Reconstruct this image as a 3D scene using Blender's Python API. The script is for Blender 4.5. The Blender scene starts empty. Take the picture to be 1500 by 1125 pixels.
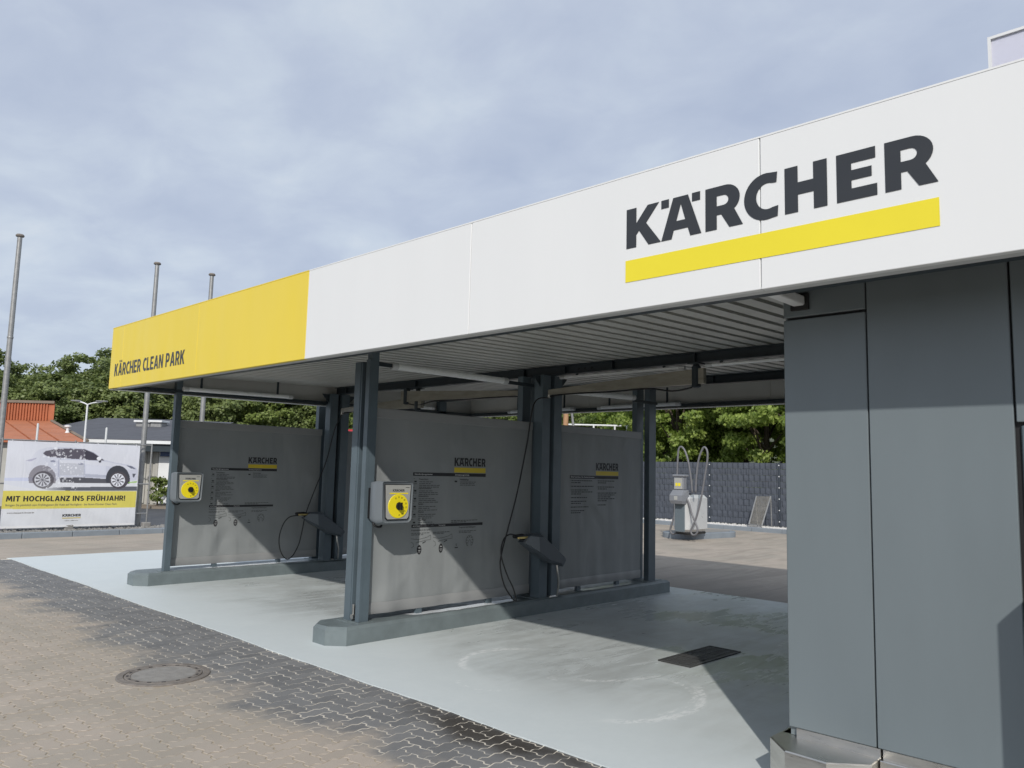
import bpy, math, random
import numpy as np
from mathutils import Vector, Matrix
random.seed(7); RNG = np.random.default_rng(7)
S = bpy.context.scene
COL = S.collection

# ------------------------------------------------------------------ camera
H = 1.70
RR = np.array([[0.695, -0.719, 0.025], [0.097, 0.059, -0.994], [0.713, 0.693, 0.111]])
RR[2] /= np.linalg.norm(RR[2]); RR[0] -= RR[2]*RR[0].dot(RR[2]); RR[0] /= np.linalg.norm(RR[0]); RR[1] = np.cross(RR[2], RR[0])
FPX = 1146.4
cd = bpy.data.cameras.new('camera'); cam = bpy.data.objects.new('camera', cd); COL.objects.link(cam)
cd.sensor_width = 36.0; cd.lens = FPX*36.0/1500.0; cd.clip_start = 0.05; cd.clip_end = 2000
cam.matrix_world = Matrix(((RR[0][0], -RR[1][0], -RR[2][0], 0), (RR[0][1], -RR[1][1], -RR[2][1], 0),
                           (RR[0][2], -RR[1][2], -RR[2][2], H), (0, 0, 0, 1)))
S.camera = cam
def ray(x, y): return RR.T @ np.array([(x-750)/FPX, (y-562.5)/FPX, 1.0])
def onZ(x, y, z=0.0): v = ray(x, y); return np.array([0, 0, H]) + v*(z-H)/v[2]
def onX(x, y, X): v = ray(x, y); return np.array([0, 0, H]) + v*X/v[0]
def onY(x, y, Y): v = ray(x, y); return np.array([0, 0, H]) + v*Y/v[1]
def proj(p): q = RR @ (np.array(p, float)-np.array([0, 0, H])); return q[0]/q[2]*FPX+750, q[1]/q[2]*FPX+562.5, q[2]

# ------------------------------------------------------------------ sky, sun, exposure
SUN_AZ = (0.755, 0.656); SUN_EL = math.radians(35)
w = bpy.data.worlds.new('World'); S.world = w; w.use_nodes = True
nt = w.node_tree; nt.nodes.clear()
def nd(nt, typ, **kw):
    n = nt.nodes.new(typ)
    for k, v in kw.items():
        if k.startswith('i_'):
            key = k[2:]; key = int(key) if key.isdigit() else key.replace('_', ' ')
            n.inputs[key].default_value = v
        else: setattr(n, k, v)
    return n
def lk(nt, a, b): nt.links.new(a, b)
def ramp(nt, src, stops):
    r = nt.nodes.new('ShaderNodeValToRGB'); e = r.color_ramp.elements
    while len(e) < len(stops): e.new(0.5)
    for el, (p, c) in zip(e, stops):
        el.position = p; el.color = (*c, 1) if len(c) == 3 else c
    lk(nt, src, r.inputs[0]); return r
sky = nd(nt, 'ShaderNodeTexSky', sky_type='NISHITA', sun_disc=False)
sky.sun_elevation = SUN_EL; sky.sun_rotation = math.atan2(-SUN_AZ[0], -SUN_AZ[1]); sky.air_density = 1.0; sky.dust_density = 1.5
bg1 = nd(nt, 'ShaderNodeBackground', i_Strength=0.10); lk(nt, sky.outputs[0], bg1.inputs[0])
tc = nd(nt, 'ShaderNodeTexCoord'); sp = nd(nt, 'ShaderNodeSeparateXYZ'); lk(nt, tc.outputs['Generated'], sp.inputs[0])
zz = nd(nt, 'ShaderNodeMath', operation='MAXIMUM', i_1=0.0); lk(nt, sp.outputs[2], zz.inputs[0])
za = nd(nt, 'ShaderNodeMath', operation='ADD', i_1=0.22); lk(nt, zz.outputs[0], za.inputs[0])
dx = nd(nt, 'ShaderNodeMath', operation='DIVIDE'); lk(nt, sp.outputs[0], dx.inputs[0]); lk(nt, za.outputs[0], dx.inputs[1])
dy = nd(nt, 'ShaderNodeMath', operation='DIVIDE'); lk(nt, sp.outputs[1], dy.inputs[0]); lk(nt, za.outputs[0], dy.inputs[1])
cb = nd(nt, 'ShaderNodeCombineXYZ'); lk(nt, dx.outputs[0], cb.inputs[0]); lk(nt, dy.outputs[0], cb.inputs[1])
mp = nd(nt, 'ShaderNodeMapping'); mp.inputs['Rotation'].default_value = (0, 0, math.radians(38)); mp.inputs['Scale'].default_value = (1.1, 0.9, 1)
lk(nt, cb.outputs[0], mp.inputs[0])
n1 = nd(nt, 'ShaderNodeTexNoise', i_Scale=1.3, i_Detail=4.0, i_Roughness=0.5, i_Distortion=0.2); lk(nt, mp.outputs[0], n1.inputs['Vector'])
n1b = nd(nt, 'ShaderNodeTexNoise', i_Scale=4.2, i_Detail=7.0, i_Roughness=0.55, i_Distortion=0.3); lk(nt, mp.outputs[0], n1b.inputs['Vector'])
nmx = nd(nt, 'ShaderNodeMix', i_0=0.45); lk(nt, n1.outputs[0], nmx.inputs[2]); lk(nt, n1b.outputs[0], nmx.inputs[3])
cr = ramp(nt, nmx.outputs[0], [(0.34, (0.47, 0.54, 0.69)), (0.47, (0.545, 0.615, 0.75)), (0.56, (0.62, 0.695, 0.805)), (0.68, (0.75, 0.805, 0.865))])
bg2 = nd(nt, 'ShaderNodeBackground', i_Strength=1.0); lk(nt, cr.outputs[0], bg2.inputs[0])
mx = nd(nt, 'ShaderNodeMixShader', i_0=0.88); lk(nt, bg1.outputs[0], mx.inputs[1]); lk(nt, bg2.outputs[0], mx.inputs[2])
wo = nd(nt, 'ShaderNodeOutputWorld'); lk(nt, mx.outputs[0], wo.inputs[0])

sd = bpy.data.lights.new('sun', 'SUN'); sd.energy = 3.1; sd.angle = math.radians(0.8); sd.color = (1.0, 0.955, 0.89)
sun = bpy.data.objects.new('sun', sd); COL.objects.link(sun)
LD = Vector((SUN_AZ[0]*math.cos(SUN_EL), SUN_AZ[1]*math.cos(SUN_EL), -math.sin(SUN_EL)))
sun.rotation_euler = LD.to_track_quat('-Z', 'Y').to_euler(); sun.location = (-20, -18, 30)
S.view_settings.view_transform = 'Standard'; S.view_settings.look = 'None'
S.view_settings.exposure = 0.0; S.view_settings.gamma = 1.0; S.view_settings.use_curve_mapping = False
S.render.engine = 'CYCLES'

# ------------------------------------------------------------------ materials
def newmat(name):
    m = bpy.data.materials.new(name); m.use_nodes = True; nt = m.node_tree
    return m, nt, nt.nodes['Principled BSDF']
def posn(nt, scale=(1, 1, 1)):
    g = nd(nt, 'ShaderNodeNewGeometry'); mp = nd(nt, 'ShaderNodeMapping'); mp.inputs['Scale'].default_value = scale
    lk(nt, g.outputs['Position'], mp.inputs[0]); return mp.outputs[0]
def mul(c, k): return tuple(min(1, x*k) for x in c)
def mat(name, col, rough=0.5, metal=0.0, var=0.07, vs=2.5, bump=0.0, bs=60.0, stretch=(1, 1, 1), spec=0.5, rv=0.08, coat=0.0):
    m, nt, b = newmat(name)
    p = posn(nt, stretch)
    n = nd(nt, 'ShaderNodeTexNoise', i_Scale=vs, i_Detail=6.0, i_Roughness=0.6); lk(nt, p, n.inputs['Vector'])
    r = ramp(nt, n.outputs[0], [(0.3, mul(col, 1-var)), (0.7, mul(col, 1+var))]); lk(nt, r.outputs[0], b.inputs['Base Color'])
    b.inputs['Metallic'].default_value = metal; b.inputs['Specular IOR Level'].default_value = spec
    b.inputs['Coat Weight'].default_value = coat
    n2 = nd(nt, 'ShaderNodeTexNoise', i_Scale=vs*2.7, i_Detail=4.0); lk(nt, p, n2.inputs['Vector'])
    r2 = ramp(nt, n2.outputs[0], [(0.3, (max(0, rough-rv),)*3), (0.7, (min(1, rough+rv),)*3)]); lk(nt, r2.outputs[0], b.inputs['Roughness'])
    if bump:
        n3 = nd(nt, 'ShaderNodeTexNoise', i_Scale=bs, i_Detail=3.0); lk(nt, p, n3.inputs['Vector'])
        bm = nd(nt, 'ShaderNodeBump', i_Strength=bump, i_Distance=0.01); lk(nt, n3.outputs[0], bm.inputs['Height']); lk(nt, bm.outputs[0], b.inputs['Normal'])
    return m
MT = {}
MT['white'] = mat('white_coated_metal', (0.74, 0.75, 0.75), 0.42, var=0.012, vs=0.9, bump=0.012, bs=2.0, stretch=(1, 2, .5))
MT['yellow'] = mat('yellow_coated_metal', (0.77, 0.595, 0.055), 0.40, var=0.018, vs=0.9, bump=0.012, bs=2.0, stretch=(1, 2, .5))
MT['bar_yellow'] = mat('yellow_foil', (0.80, 0.68, 0.03), 0.4, var=0.02)
MT['print_yellow'] = mat('yellow_print', (0.62, 0.47, 0.03), 0.5, var=0.05)
MT['black_foil'] = mat('anthracite_foil', (0.030, 0.033, 0.038), 0.38, var=0.05)
MT['black_print'] = mat('black_print', (0.022, 0.022, 0.025), 0.6, var=0.05)
MT['grey_print'] = mat('grey_fine_print', (0.10, 0.105, 0.11), 0.6, var=0.1)
MT['white_print'] = mat('white_print', (0.7, 0.7, 0.7), 0.6, var=0.03)
MT['trim'] = mat('pale_trim', (0.55, 0.56, 0.56), 0.4, var=0.04)
MT['steel_paint'] = mat('blue_grey_painted_steel', (0.092, 0.122, 0.142), 0.42, var=0.10, vs=3.0, bump=0.05, bs=90)
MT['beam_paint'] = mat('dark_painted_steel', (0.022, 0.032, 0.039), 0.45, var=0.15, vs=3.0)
MT['wall'] = mat('blue_grey_wall_panel', (0.158, 0.188, 0.202), 0.38, var=0.035, vs=1.1, bump=0.03, bs=1.6, stretch=(1, 2.5, .6), rv=0.06)
MT['gap'] = mat('dark_joint', (0.012, 0.012, 0.014), 0.7)
MT['inner'] = mat('grey_inner_sheet', (0.60, 0.60, 0.57), 0.5, var=0.05)
MT['deck'] = mat('ribbed_deck_sheet', (0.52, 0.52, 0.49), 0.45, var=0.06, vs=1.2)
MT['galv'] = mat('galvanised_steel', (0.33, 0.33, 0.325), 0.45, 0.6, var=0.14, vs=9.0)
MT['steel'] = mat('brushed_stainless_steel', (0.62, 0.60, 0.56), 0.34, 1.0, var=0.10, vs=3.0, stretch=(1, 1, 8), bump=0.03, bs=200)
MT['steel_dull'] = mat('weathered_stainless_arm', (0.34, 0.32, 0.27), 0.42, 0.75, var=0.18, vs=4.0, stretch=(1, 1, 4))
MT['plinth'] = mat('grey_coated_plinth', (0.150, 0.180, 0.186), 0.45, var=0.13, vs=5.0, bump=0.14, bs=35, rv=0.12)
MT['black_plastic'] = mat('black_rubber', (0.012, 0.012, 0.013), 0.45)
MT['box_grey'] = mat('grey_plastic_housing', (0.155, 0.175, 0.19), 0.42, var=0.05, bump=0.04, bs=200)
MT['plate'] = mat('silver_face_plate', (0.42, 0.42, 0.395), 0.45, 0.2, var=0.03)
MT['dial'] = mat('yellow_dial', (0.85, 0.70, 0.02), 0.35, var=0.02)
MT['holder'] = mat('dark_grey_holder', (0.075, 0.09, 0.105), 0.42, var=0.10)
MT['brass'] = mat('brass', (0.70, 0.55, 0.22), 0.35, 0.9)
MT['tube'] = mat('opal_lamp_tube', (0.82, 0.84, 0.84), 0.3, var=0.02)
MT['cast'] = mat('cast_iron', (0.225, 0.20, 0.178), 0.65, 0.3, var=0.25, vs=14, bump=0.3, bs=70)
MT['grate'] = mat('dark_grate', (0.075, 0.075, 0.073), 0.5, 0.3, var=0.2)
MT['conc'] = mat('concrete_fill', (0.25, 0.24, 0.225), 0.8, var=0.15, vs=14, bump=0.25, bs=90)
MT['kerb'] = mat('blue_grey_kerb', (0.215, 0.245, 0.275), 0.55, var=0.08, vs=4, bump=0.1, bs=60)
MT['gravel_w'] = mat('white_gravel', (0.55, 0.54, 0.52), 0.8, var=0.25, vs=7)
MT['gravel_g'] = mat('grey_gravel', (0.20, 0.195, 0.185), 0.85, var=0.45, vs=7)
MT['asphalt'] = mat('asphalt', (0.075, 0.080, 0.088), 0.75, var=0.15, vs=0.8, bump=0.2, bs=80)
MT['footway'] = mat('brown_footway', (0.20, 0.165, 0.13), 0.8, var=0.15, vs=2)
MT['earth'] = mat('ground_earth', (0.075, 0.085, 0.05), 0.9, var=0.3, vs=0.2)
MT['bark'] = mat('bark', (0.085, 0.065, 0.05), 0.9, var=0.3, vs=6, bump=0.6, bs=25, stretch=(1, 1, 0.3))
MT['orange'] = mat('orange_roof', (0.42, 0.155, 0.075), 0.65, var=0.10, vs=1.2, bump=0.1, bs=20)
MT['orange_dark'] = mat('orange_cladding', (0.40, 0.125, 0.055), 0.6, var=0.12, vs=1.5)
MT['roof_grey'] = mat('grey_felt_roof', (0.085, 0.088, 0.100), 0.75, var=0.10, vs=1.2, bump=0.15, bs=15)
MT['cream'] = mat('beige_cladding', (0.40, 0.39, 0.355), 0.6, var=0.07)
MT['white_paint'] = mat('white_paint', (0.72, 0.73, 0.73), 0.45, var=0.05)
MT['red'] = mat('red_sign', (0.48, 0.022, 0.035), 0.4)
MT['blue'] = mat('blue_sign', (0.06, 0.10, 0.22), 0.4)
MT['slate'] = mat('slate_pvc_strip', (0.072, 0.082, 0.102), 0.42, var=0.14, vs=3)
MT['slate_post'] = mat('slate_post', (0.045, 0.055, 0.070), 0.45)
MT['silver'] = mat('silver_shell', (0.62, 0.63, 0.63), 0.35, 0.35, var=0.04)
MT['vac_dark'] = mat('grey_vacuum_panel', (0.12, 0.15, 0.17), 0.42)
MT['vac_head'] = mat('grey_vacuum_head', (0.20, 0.21, 0.23), 0.45)
MT['hose'] = mat('grey_suction_hose', (0.15, 0.15, 0.16), 0.5)
MT['rack'] = mat('dull_zinc_mesh', (0.20, 0.19, 0.165), 0.55, 0.3)
MT['wood'] = mat('wooden_pole', (0.38, 0.22, 0.12), 0.8, var=0.2, vs=5)
MT['glassdark'] = mat('dark_window', (0.02, 0.025, 0.03), 0.12)
m, nt, b = newmat('lilac_acrylic'); b.inputs['Base Color'].default_value = (0.78, 0.78, 0.88, 1); b.inputs['Roughness'].default_value = 0.3
b.inputs['Transmission Weight'].default_value = 0.35; MT['acrylic'] = m

def leafmat(name, dark, light, trans=0.35):
    m, nt, b = newmat(name)
    g = nd(nt, 'ShaderNodeNewGeometry'); oi = nd(nt, 'ShaderNodeObjectInfo')
    nz = nd(nt, 'ShaderNodeTexNoise', i_Scale=0.55, i_Detail=2.0); lk(nt, g.outputs['Position'], nz.inputs['Vector'])
    a = nd(nt, 'ShaderNodeMath', operation='MULTIPLY_ADD', i_1=0.55, i_2=0.0); lk(nt, g.outputs['Random Per Island'], a.inputs[0])
    a2 = nd(nt, 'ShaderNodeMath', operation='MULTIPLY_ADD', i_1=0.30); lk(nt, oi.outputs['Random'], a2.inputs[0]); lk(nt, a.outputs[0], a2.inputs[2])
    a3 = nd(nt, 'ShaderNodeMath', operation='MULTIPLY_ADD', i_1=0.5); lk(nt, nz.outputs[0], a3.inputs[0]); lk(nt, a2.outputs[0], a3.inputs[2])
    r = ramp(nt, a3.outputs[0], [(0.2, dark), (0.6, tuple((x+y)/2 for x, y in zip(dark, light))), (1.0, light)])
    lk(nt, r.outputs[0], b.inputs['Base Color']); b.inputs['Roughness'].default_value = 0.5
    t = nd(nt, 'ShaderNodeBsdfTranslucent'); lk(nt, r.outputs[0], t.inputs[0])
    mxs = nd(nt, 'ShaderNodeMixShader', i_0=trans); lk(nt, b.outputs[0], mxs.inputs[1]); lk(nt, t.outputs[0], mxs.inputs[2])
    lk(nt, mxs.outputs[0], nt.nodes['Material Output'].inputs[0]); return m
MT['leaf_far'] = leafmat('forest_leaf', (0.074, 0.115, 0.032), (0.235, 0.285, 0.095))
MT['leaf_far2'] = leafmat('light_forest_leaf', (0.095, 0.145, 0.03), (0.23, 0.285, 0.075))
MT['leaf_near'] = leafmat('maple_leaf', (0.12, 0.205, 0.024), (0.46, 0.56, 0.15), 0.5)

def mth(nt, op, a, b=None, c=None, clamp=False):
    n = nt.nodes.new('ShaderNodeMath'); n.operation = op; n.use_clamp = clamp
    for i, v in enumerate((a, b, c)):
        if v is None: continue
        if isinstance(v, (int, float)): n.inputs[i].default_value = v
        else: lk(nt, v, n.inputs[i])
    return n.outputs[0]
def mixc(nt, f, a, b):
    n = nt.nodes.new('ShaderNodeMix'); n.data_type = 'RGBA'
    if isinstance(f, (int, float)): n.inputs[0].default_value = f
    else: lk(nt, f, n.inputs[0])
    for i, v in ((6, a), (7, b)):
        if isinstance(v, tuple): n.inputs[i].default_value = (*v, 1)
        else: lk(nt, v, n.inputs[i])
    return n.outputs[2]
def noise(nt, vec, scale, detail=5.0, rough=0.55, dist=0.0):
    n = nd(nt, 'ShaderNodeTexNoise', i_Scale=scale, i_Detail=detail, i_Roughness=rough, i_Distortion=dist); lk(nt, vec, n.inputs['Vector']); return n.outputs[0]
def sstep(nt, v, lo, hi):
    n = nd(nt, 'ShaderNodeMapRange', interpolation_type='SMOOTHSTEP'); lk(nt, v, n.inputs[0]); n.inputs[1].default_value = lo; n.inputs[2].default_value = hi; return n.outputs[0]

def paver_mat(kind):
    m, nt, b = newmat({'stone': 'concrete_paver', 'joint': 'joint_sand', 'far': 'distant_pavers'}[kind])
    g = nd(nt, 'ShaderNodeNewGeometry'); P = g.outputs['Position']
    s = nd(nt, 'ShaderNodeSeparateXYZ'); lk(nt, P, s.inputs[0]); X, Y = s.outputs[0], s.outputs[1]
    big = noise(nt, P, 0.9, 4); mid = noise(nt, P, 3.2, 6, 0.65); fine = noise(nt, P, 55, 4, 0.7); grit = noise(nt, P, 240, 2, 0.5)
    st = nd(nt, 'ShaderNodeMapping'); st.inputs['Scale'].default_value = (0.8, 5.0, 1); lk(nt, P, st.inputs[0])
    streak = noise(nt, st.outputs[0], 1.0, 4, 0.6)
    # washed (bare) strip along the slab, dusted with sand further out
    e = mth(nt, 'MULTIPLY_ADD', big, 1.3, X); e = mth(nt, 'MULTIPLY_ADD', mid, 0.9, e); e = mth(nt, 'MULTIPLY_ADD', streak, 0.5, e)
    e = mth(nt, 'SUBTRACT', e, 1.12)
    bare = sstep(nt, e, 2.90, 3.45)
    if kind == 'far':
        yy = mth(nt, 'MULTIPLY_ADD', big, 3.0, Y); bare = mth(nt, 'MULTIPLY', bare, 0.0)
    dust = mixc(nt, mid, (0.37, 0.322, 0.275), (0.47, 0.41, 0.345))
    dust = mixc(nt, sstep(nt, big, 0.35, 0.7), dust, (0.34, 0.31, 0.265))
    if kind == 'stone':
        oi = nd(nt, 'ShaderNodeObjectInfo')
        rr = mth(nt, 'ADD', oi.outputs['Random'], g.outputs['Random Per Island']); rr = mth(nt, 'FRACT', rr)
        grey = mixc(nt, rr, (0.125, 0.127, 0.130), (0.195, 0.195, 0.195))
        grey = mixc(nt, mth(nt, 'MULTIPLY', grit, 0.5), grey, (0.24, 0.24, 0.235))
        # oily damp corner by the slab
        dxv = mth(nt, 'SUBTRACT', X, 3.78); dyv = mth(nt, 'MULTIPLY', mth(nt, 'SUBTRACT', Y, 3.75), 0.34)
        d = mth(nt, 'SQRT', mth(nt, 'ADD', mth(nt, 'MULTIPLY', dxv, dxv), mth(nt, 'MULTIPLY', dyv, dyv)))
        d = mth(nt, 'MULTIPLY_ADD', mid, 0.35, d)
        damp = sstep(nt, d, 0.55, 0.28)
        grey = mixc(nt, mth(nt, 'MULTIPLY', damp, 0.85), grey, (0.040, 0.033, 0.026))
        dust = mixc(nt, mth(nt, 'MULTIPLY', rr, 0.5), dust, (0.30, 0.265, 0.22))
        col = mixc(nt, bare, dust, grey)
        b.inputs['Roughness'].default_value = 0.75
        lk(nt, mth(nt, 'SUBTRACT', 0.82, mth(nt, 'MULTIPLY', damp, 0.4)), b.inputs['Roughness'])
        hgt = mth(nt, 'MULTIPLY_ADD', fine, 0.6, grit)
    elif kind == 'joint':
        col = mixc(nt, fine, (0.55, 0.50, 0.42), (0.70, 0.65, 0.56)); col = mixc(nt, mth(nt, 'SUBTRACT', 1.0, bare), col, mixc(nt, fine, (0.26, 0.215, 0.16), (0.45, 0.39, 0.30)))
        b.inputs['Roughness'].default_value = 0.95; hgt = grit
    else:
        br = nd(nt, 'ShaderNodeTexBrick', i_Scale=1.0); br.inputs['Mortar Size'].default_value = 0.006; br.inputs['Brick Width'].default_value = 0.225; br.inputs['Row Height'].default_value = 0.1125
        br.inputs['Mortar Smooth'].default_value = 0.4; lk(nt, P, br.inputs['Vector'])
        br.inputs['Color1'].default_value = (0, 0, 0, 1); br.inputs['Color2'].default_value = (0.45, 0.45, 0.45, 1); br.inputs['Mortar'].default_value = (1, 1, 1, 1)
        c0 = mixc(nt, mth(nt, 'MULTIPLY', br.outputs[0], 0.6), dust, (0.29, 0.25, 0.20))
        arc = noise(nt, st.outputs[0], 0.45, 5, 0.6, 1.2)
        c0 = mixc(nt, mth(nt, 'MULTIPLY', sstep(nt, arc, 0.50, 0.62), 0.45), c0, (0.24, 0.21, 0.18))
        nearslab = mth(nt, 'MULTIPLY', sstep(nt, mth(nt, 'MULTIPLY_ADD', big, 2.0, X), 15.5, 11.0), sstep(nt, X, 9.5, 10.4))
        c0 = mixc(nt, mth(nt, 'MULTIPLY', nearslab, 0.65), c0, (0.17, 0.16, 0.15))
        col = c0; b.inputs['Roughness'].default_value = 0.85; hgt = mth(nt, 'MULTIPLY_ADD', br.outputs[0], -1.0, fine)
    lk(nt, col, b.inputs['Base Color']); b.inputs['Specular IOR Level'].default_value = 0.3
    bp = nd(nt, 'ShaderNodeBump', i_Strength=0.35, i_Distance=0.004); lk(nt, hgt, bp.inputs['Height']); lk(nt, bp.outputs[0], b.inputs['Normal'])
    return m
for k in ('stone', 'joint', 'far'): MT['pave_'+k] = paver_mat(k)

def slab_mat():
    m, nt, b = newmat('coated_concrete_slab')
    g = nd(nt, 'ShaderNodeNewGeometry'); P = g.outputs['Position']
    s = nd(nt, 'ShaderNodeSeparateXYZ'); lk(nt, P, s.inputs[0]); X, Y = s.outputs[0], s.outputs[1]
    big = noise(nt, P, 0.55, 5, 0.6, 0.6); mid = noise(nt, P, 2.4, 7, 0.68, 0.8); fine = noise(nt, P, 16, 6, 0.7); grit = noise(nt, P, 160, 3)
    st = nd(nt, 'ShaderNodeMapping'); st.inputs['Rotation'].default_value = (0, 0, 0.35); st.inputs['Scale'].default_value = (0.9, 4.5, 1); lk(nt, P, st.inputs[0])
    streak = noise(nt, st.outputs[0], 1.3, 7, 0.65, 0.9)
    base = mixc(nt, mid, (0.57, 0.625, 0.635), (0.67, 0.715, 0.715))
    base = mixc(nt, mth(nt, 'MULTIPLY', fine, 0.35), base, (0.50, 0.54, 0.54))
    # worn and damp zone in the bays
    wx = sstep(nt, mth(nt, 'MULTIPLY_ADD', big, 2.2, X), 5.3, 7.0)
    bay = mth(nt, 'MULTIPLY', wx, sstep(nt, Y, 12.6, 10.2))
    dirt = mth(nt, 'MULTIPLY', bay, sstep(nt, mth(nt, 'ADD', mth(nt, 'MULTIPLY', mid, 0.55), mth(nt, 'MULTIPLY', streak, 0.55)), 0.40, 0.68))
    base = mixc(nt, mth(nt, 'MULTIPLY', bay, 0.22), base, (0.47, 0.49, 0.475))
    base = mixc(nt, mth(nt, 'MULTIPLY', dirt, 0.50), base, (0.33, 0.345, 0.33))
    # green film round the drain outlet
    gx = mth(nt, 'MULTIPLY', sstep(nt, X, 5.6, 7.2), sstep(nt, Y, 4.6, 3.7))
    green = mth(nt, 'MULTIPLY', gx, sstep(nt, streak, 0.50, 0.66)); base = mixc(nt, mth(nt, 'MULTIPLY', green, 0.24), base, (0.19, 0.205, 0.15))
    # dried soap rings
    wob = mth(nt, 'MULTIPLY', mth(nt, 'SUBTRACT', mid, 0.5), 0.35)
    hm = nd(nt, 'ShaderNodeMapping'); hm.inputs['Rotation'].default_value = (0, 0, 0.6); hm.inputs['Scale'].default_value = (1.0, 2.6, 1); lk(nt, P, hm.inputs[0]); hatch = noise(nt, hm.outputs[0], 11, 6, 0.7, 0.6)
    foam = None
    for (cx, cy, a, bb, rot, w_, thr, ang) in ((5.28, 4.90, 0.55, 0.55, 0.1, 0.10, 0.40, 95), (5.10, 3.72, 0.72, 0.58, -0.12, 0.085, 0.40, -75), (5.10, 3.72, 0.66, 0.50, -0.12, 0.06, 0.46, -40), (5.60, 4.10, 0.42, 0.17, -0.42, 0.22, 0.42, -110), (5.45, 4.22, 0.40, 0.14, -0.42, 0.20, 0.48, 200),
                                         (4.66, 4.65, 0.28, 0.30, 0.3, 0.12, 0.50, 180), (9.1, 4.7, 0.9, 0.5, 0.3, 0.08, 0.45, 60), (8.1, 3.4, 0.8, 0.35, 0.1, 0.10, 0.45, 100), (6.9, 9.2, 0.8, 0.6, 0.5, 0.06, 0.5, 200)):
        ux = mth(nt, 'SUBTRACT', X, cx); uy = mth(nt, 'SUBTRACT', Y, cy); c_, s_ = math.cos(rot), math.sin(rot)
        rx = mth(nt, 'MULTIPLY', mth(nt, 'ADD', mth(nt, 'MULTIPLY', ux, c_), mth(nt, 'MULTIPLY', uy, s_)), 1/a)
        ry = mth(nt, 'MULTIPLY', mth(nt, 'SUBTRACT', mth(nt, 'MULTIPLY', uy, c_), mth(nt, 'MULTIPLY', ux, s_)), 1/bb)
        d = mth(nt, 'SQRT', mth(nt, 'ADD', mth(nt, 'MULTIPLY', rx, rx), mth(nt, 'MULTIPLY', ry, ry)))
        d = mth(nt, 'ADD', mth(nt, 'SUBTRACT', d, 1.0), wob)
        ring = sstep(nt, mth(nt, 'ABSOLUTE', d), w_, w_*0.3)
        ring = mth(nt, 'MULTIPLY', ring, sstep(nt, hatch, thr, thr+0.16))
        dot = mth(nt, 'ADD', mth(nt, 'MULTIPLY', rx, math.cos(math.radians(ang))), mth(nt, 'MULTIPLY', ry, math.sin(math.radians(ang))))
        ring = mth(nt, 'MULTIPLY', ring, sstep(nt, dot, 0.25, 0.75))
        foam = ring if foam is None else mth(nt, 'MAXIMUM', foam, ring)
    col = mixc(nt, mth(nt, 'MULTIPLY', foam, 0.62), base, (0.82, 0.84, 0.84))
    lk(nt, col, b.inputs['Base Color'])
    wet = mth(nt, 'MULTIPLY', bay, sstep(nt, mth(nt, 'MULTIPLY_ADD', streak, 0.4, mth(nt, 'MULTIPLY', big, 0.7)), 0.48, 0.62))
    lk(nt, mth(nt, 'SUBTRACT', 0.55, mth(nt, 'ADD', mth(nt, 'MULTIPLY', bay, 0.12), mth(nt, 'MULTIPLY', wet, 0.20))), b.inputs['Roughness'])
    bp = nd(nt, 'ShaderNodeBump', i_Strength=0.15, i_Distance=0.004); lk(nt, mth(nt, 'MULTIPLY_ADD', grit, 0.4, fine), bp.inputs['Height']); lk(nt, bp.outputs[0], b.inputs['Normal'])
    return m
MT['slab'] = slab_mat()

def tarp_mat():
    m, nt, b = newmat('grey_tarpaulin')
    P = posn(nt); Pv = posn(nt, (3.2, 1, 0.45)); Pw = posn(nt, (1.2, 1, 0.8))
    n1 = noise(nt, Pv, 1.6, 1.0, 0.4, 0.5); n2 = noise(nt, Pw, 1.8, 1.5, 0.4, 0.6); n3 = noise(nt, P, 500, 2)
    r = ramp(nt, noise(nt, P, 1.4, 5, 0.6), [(0.3, (0.245, 0.260, 0.263)), (0.7, (0.278, 0.291, 0.291))]); lk(nt, r.outputs[0], b.inputs['Base Color'])
    b.inputs['Roughness'].default_value = 0.5; b.inputs['Specular IOR Level'].default_value = 0.35
    h = mth(nt, 'MULTIPLY_ADD', n1, 0.22, n2); h = mth(nt, 'MULTIPLY_ADD', n3, 0.006, h)
    bp = nd(nt, 'ShaderNodeBump', i_Strength=0.75, i_Distance=0.07); lk(nt, h, bp.inputs['Height']); lk(nt, bp.outputs[0], b.inputs['Normal']); return m
MT['tarp'] = tarp_mat()
MT['hem'] = mat('tarpaulin_hem', (0.27, 0.275, 0.275), 0.42, var=0.05)
m, nt, b = newmat('printed_banner'); at = nd(nt, 'ShaderNodeAttribute', attribute_name='print'); lk(nt, at.outputs[0], b.inputs['Base Color'])
b.inputs['Roughness'].default_value = 0.5
bn = noise(nt, posn(nt, (3, 1, 0.8)), 1.5, 3, 0.5, 0.8); bp = nd(nt, 'ShaderNodeBump', i_Strength=0.5, i_Distance=0.05); lk(nt, bn, bp.inputs['Height']); bp.inputs['Strength'].default_value = 0.25; lk(nt, bp.outputs[0], b.inputs['Normal'])
MT['banner'] = m
m, nt, b = newmat('painted_wet_sheen'); b.inputs['Base Color'].default_value = (0.74, 0.77, 0.80, 1); b.inputs['Roughness'].default_value = 0.2; MT['wet'] = m  # pale base colour carries a painted sky reflection on the wet plinth

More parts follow.
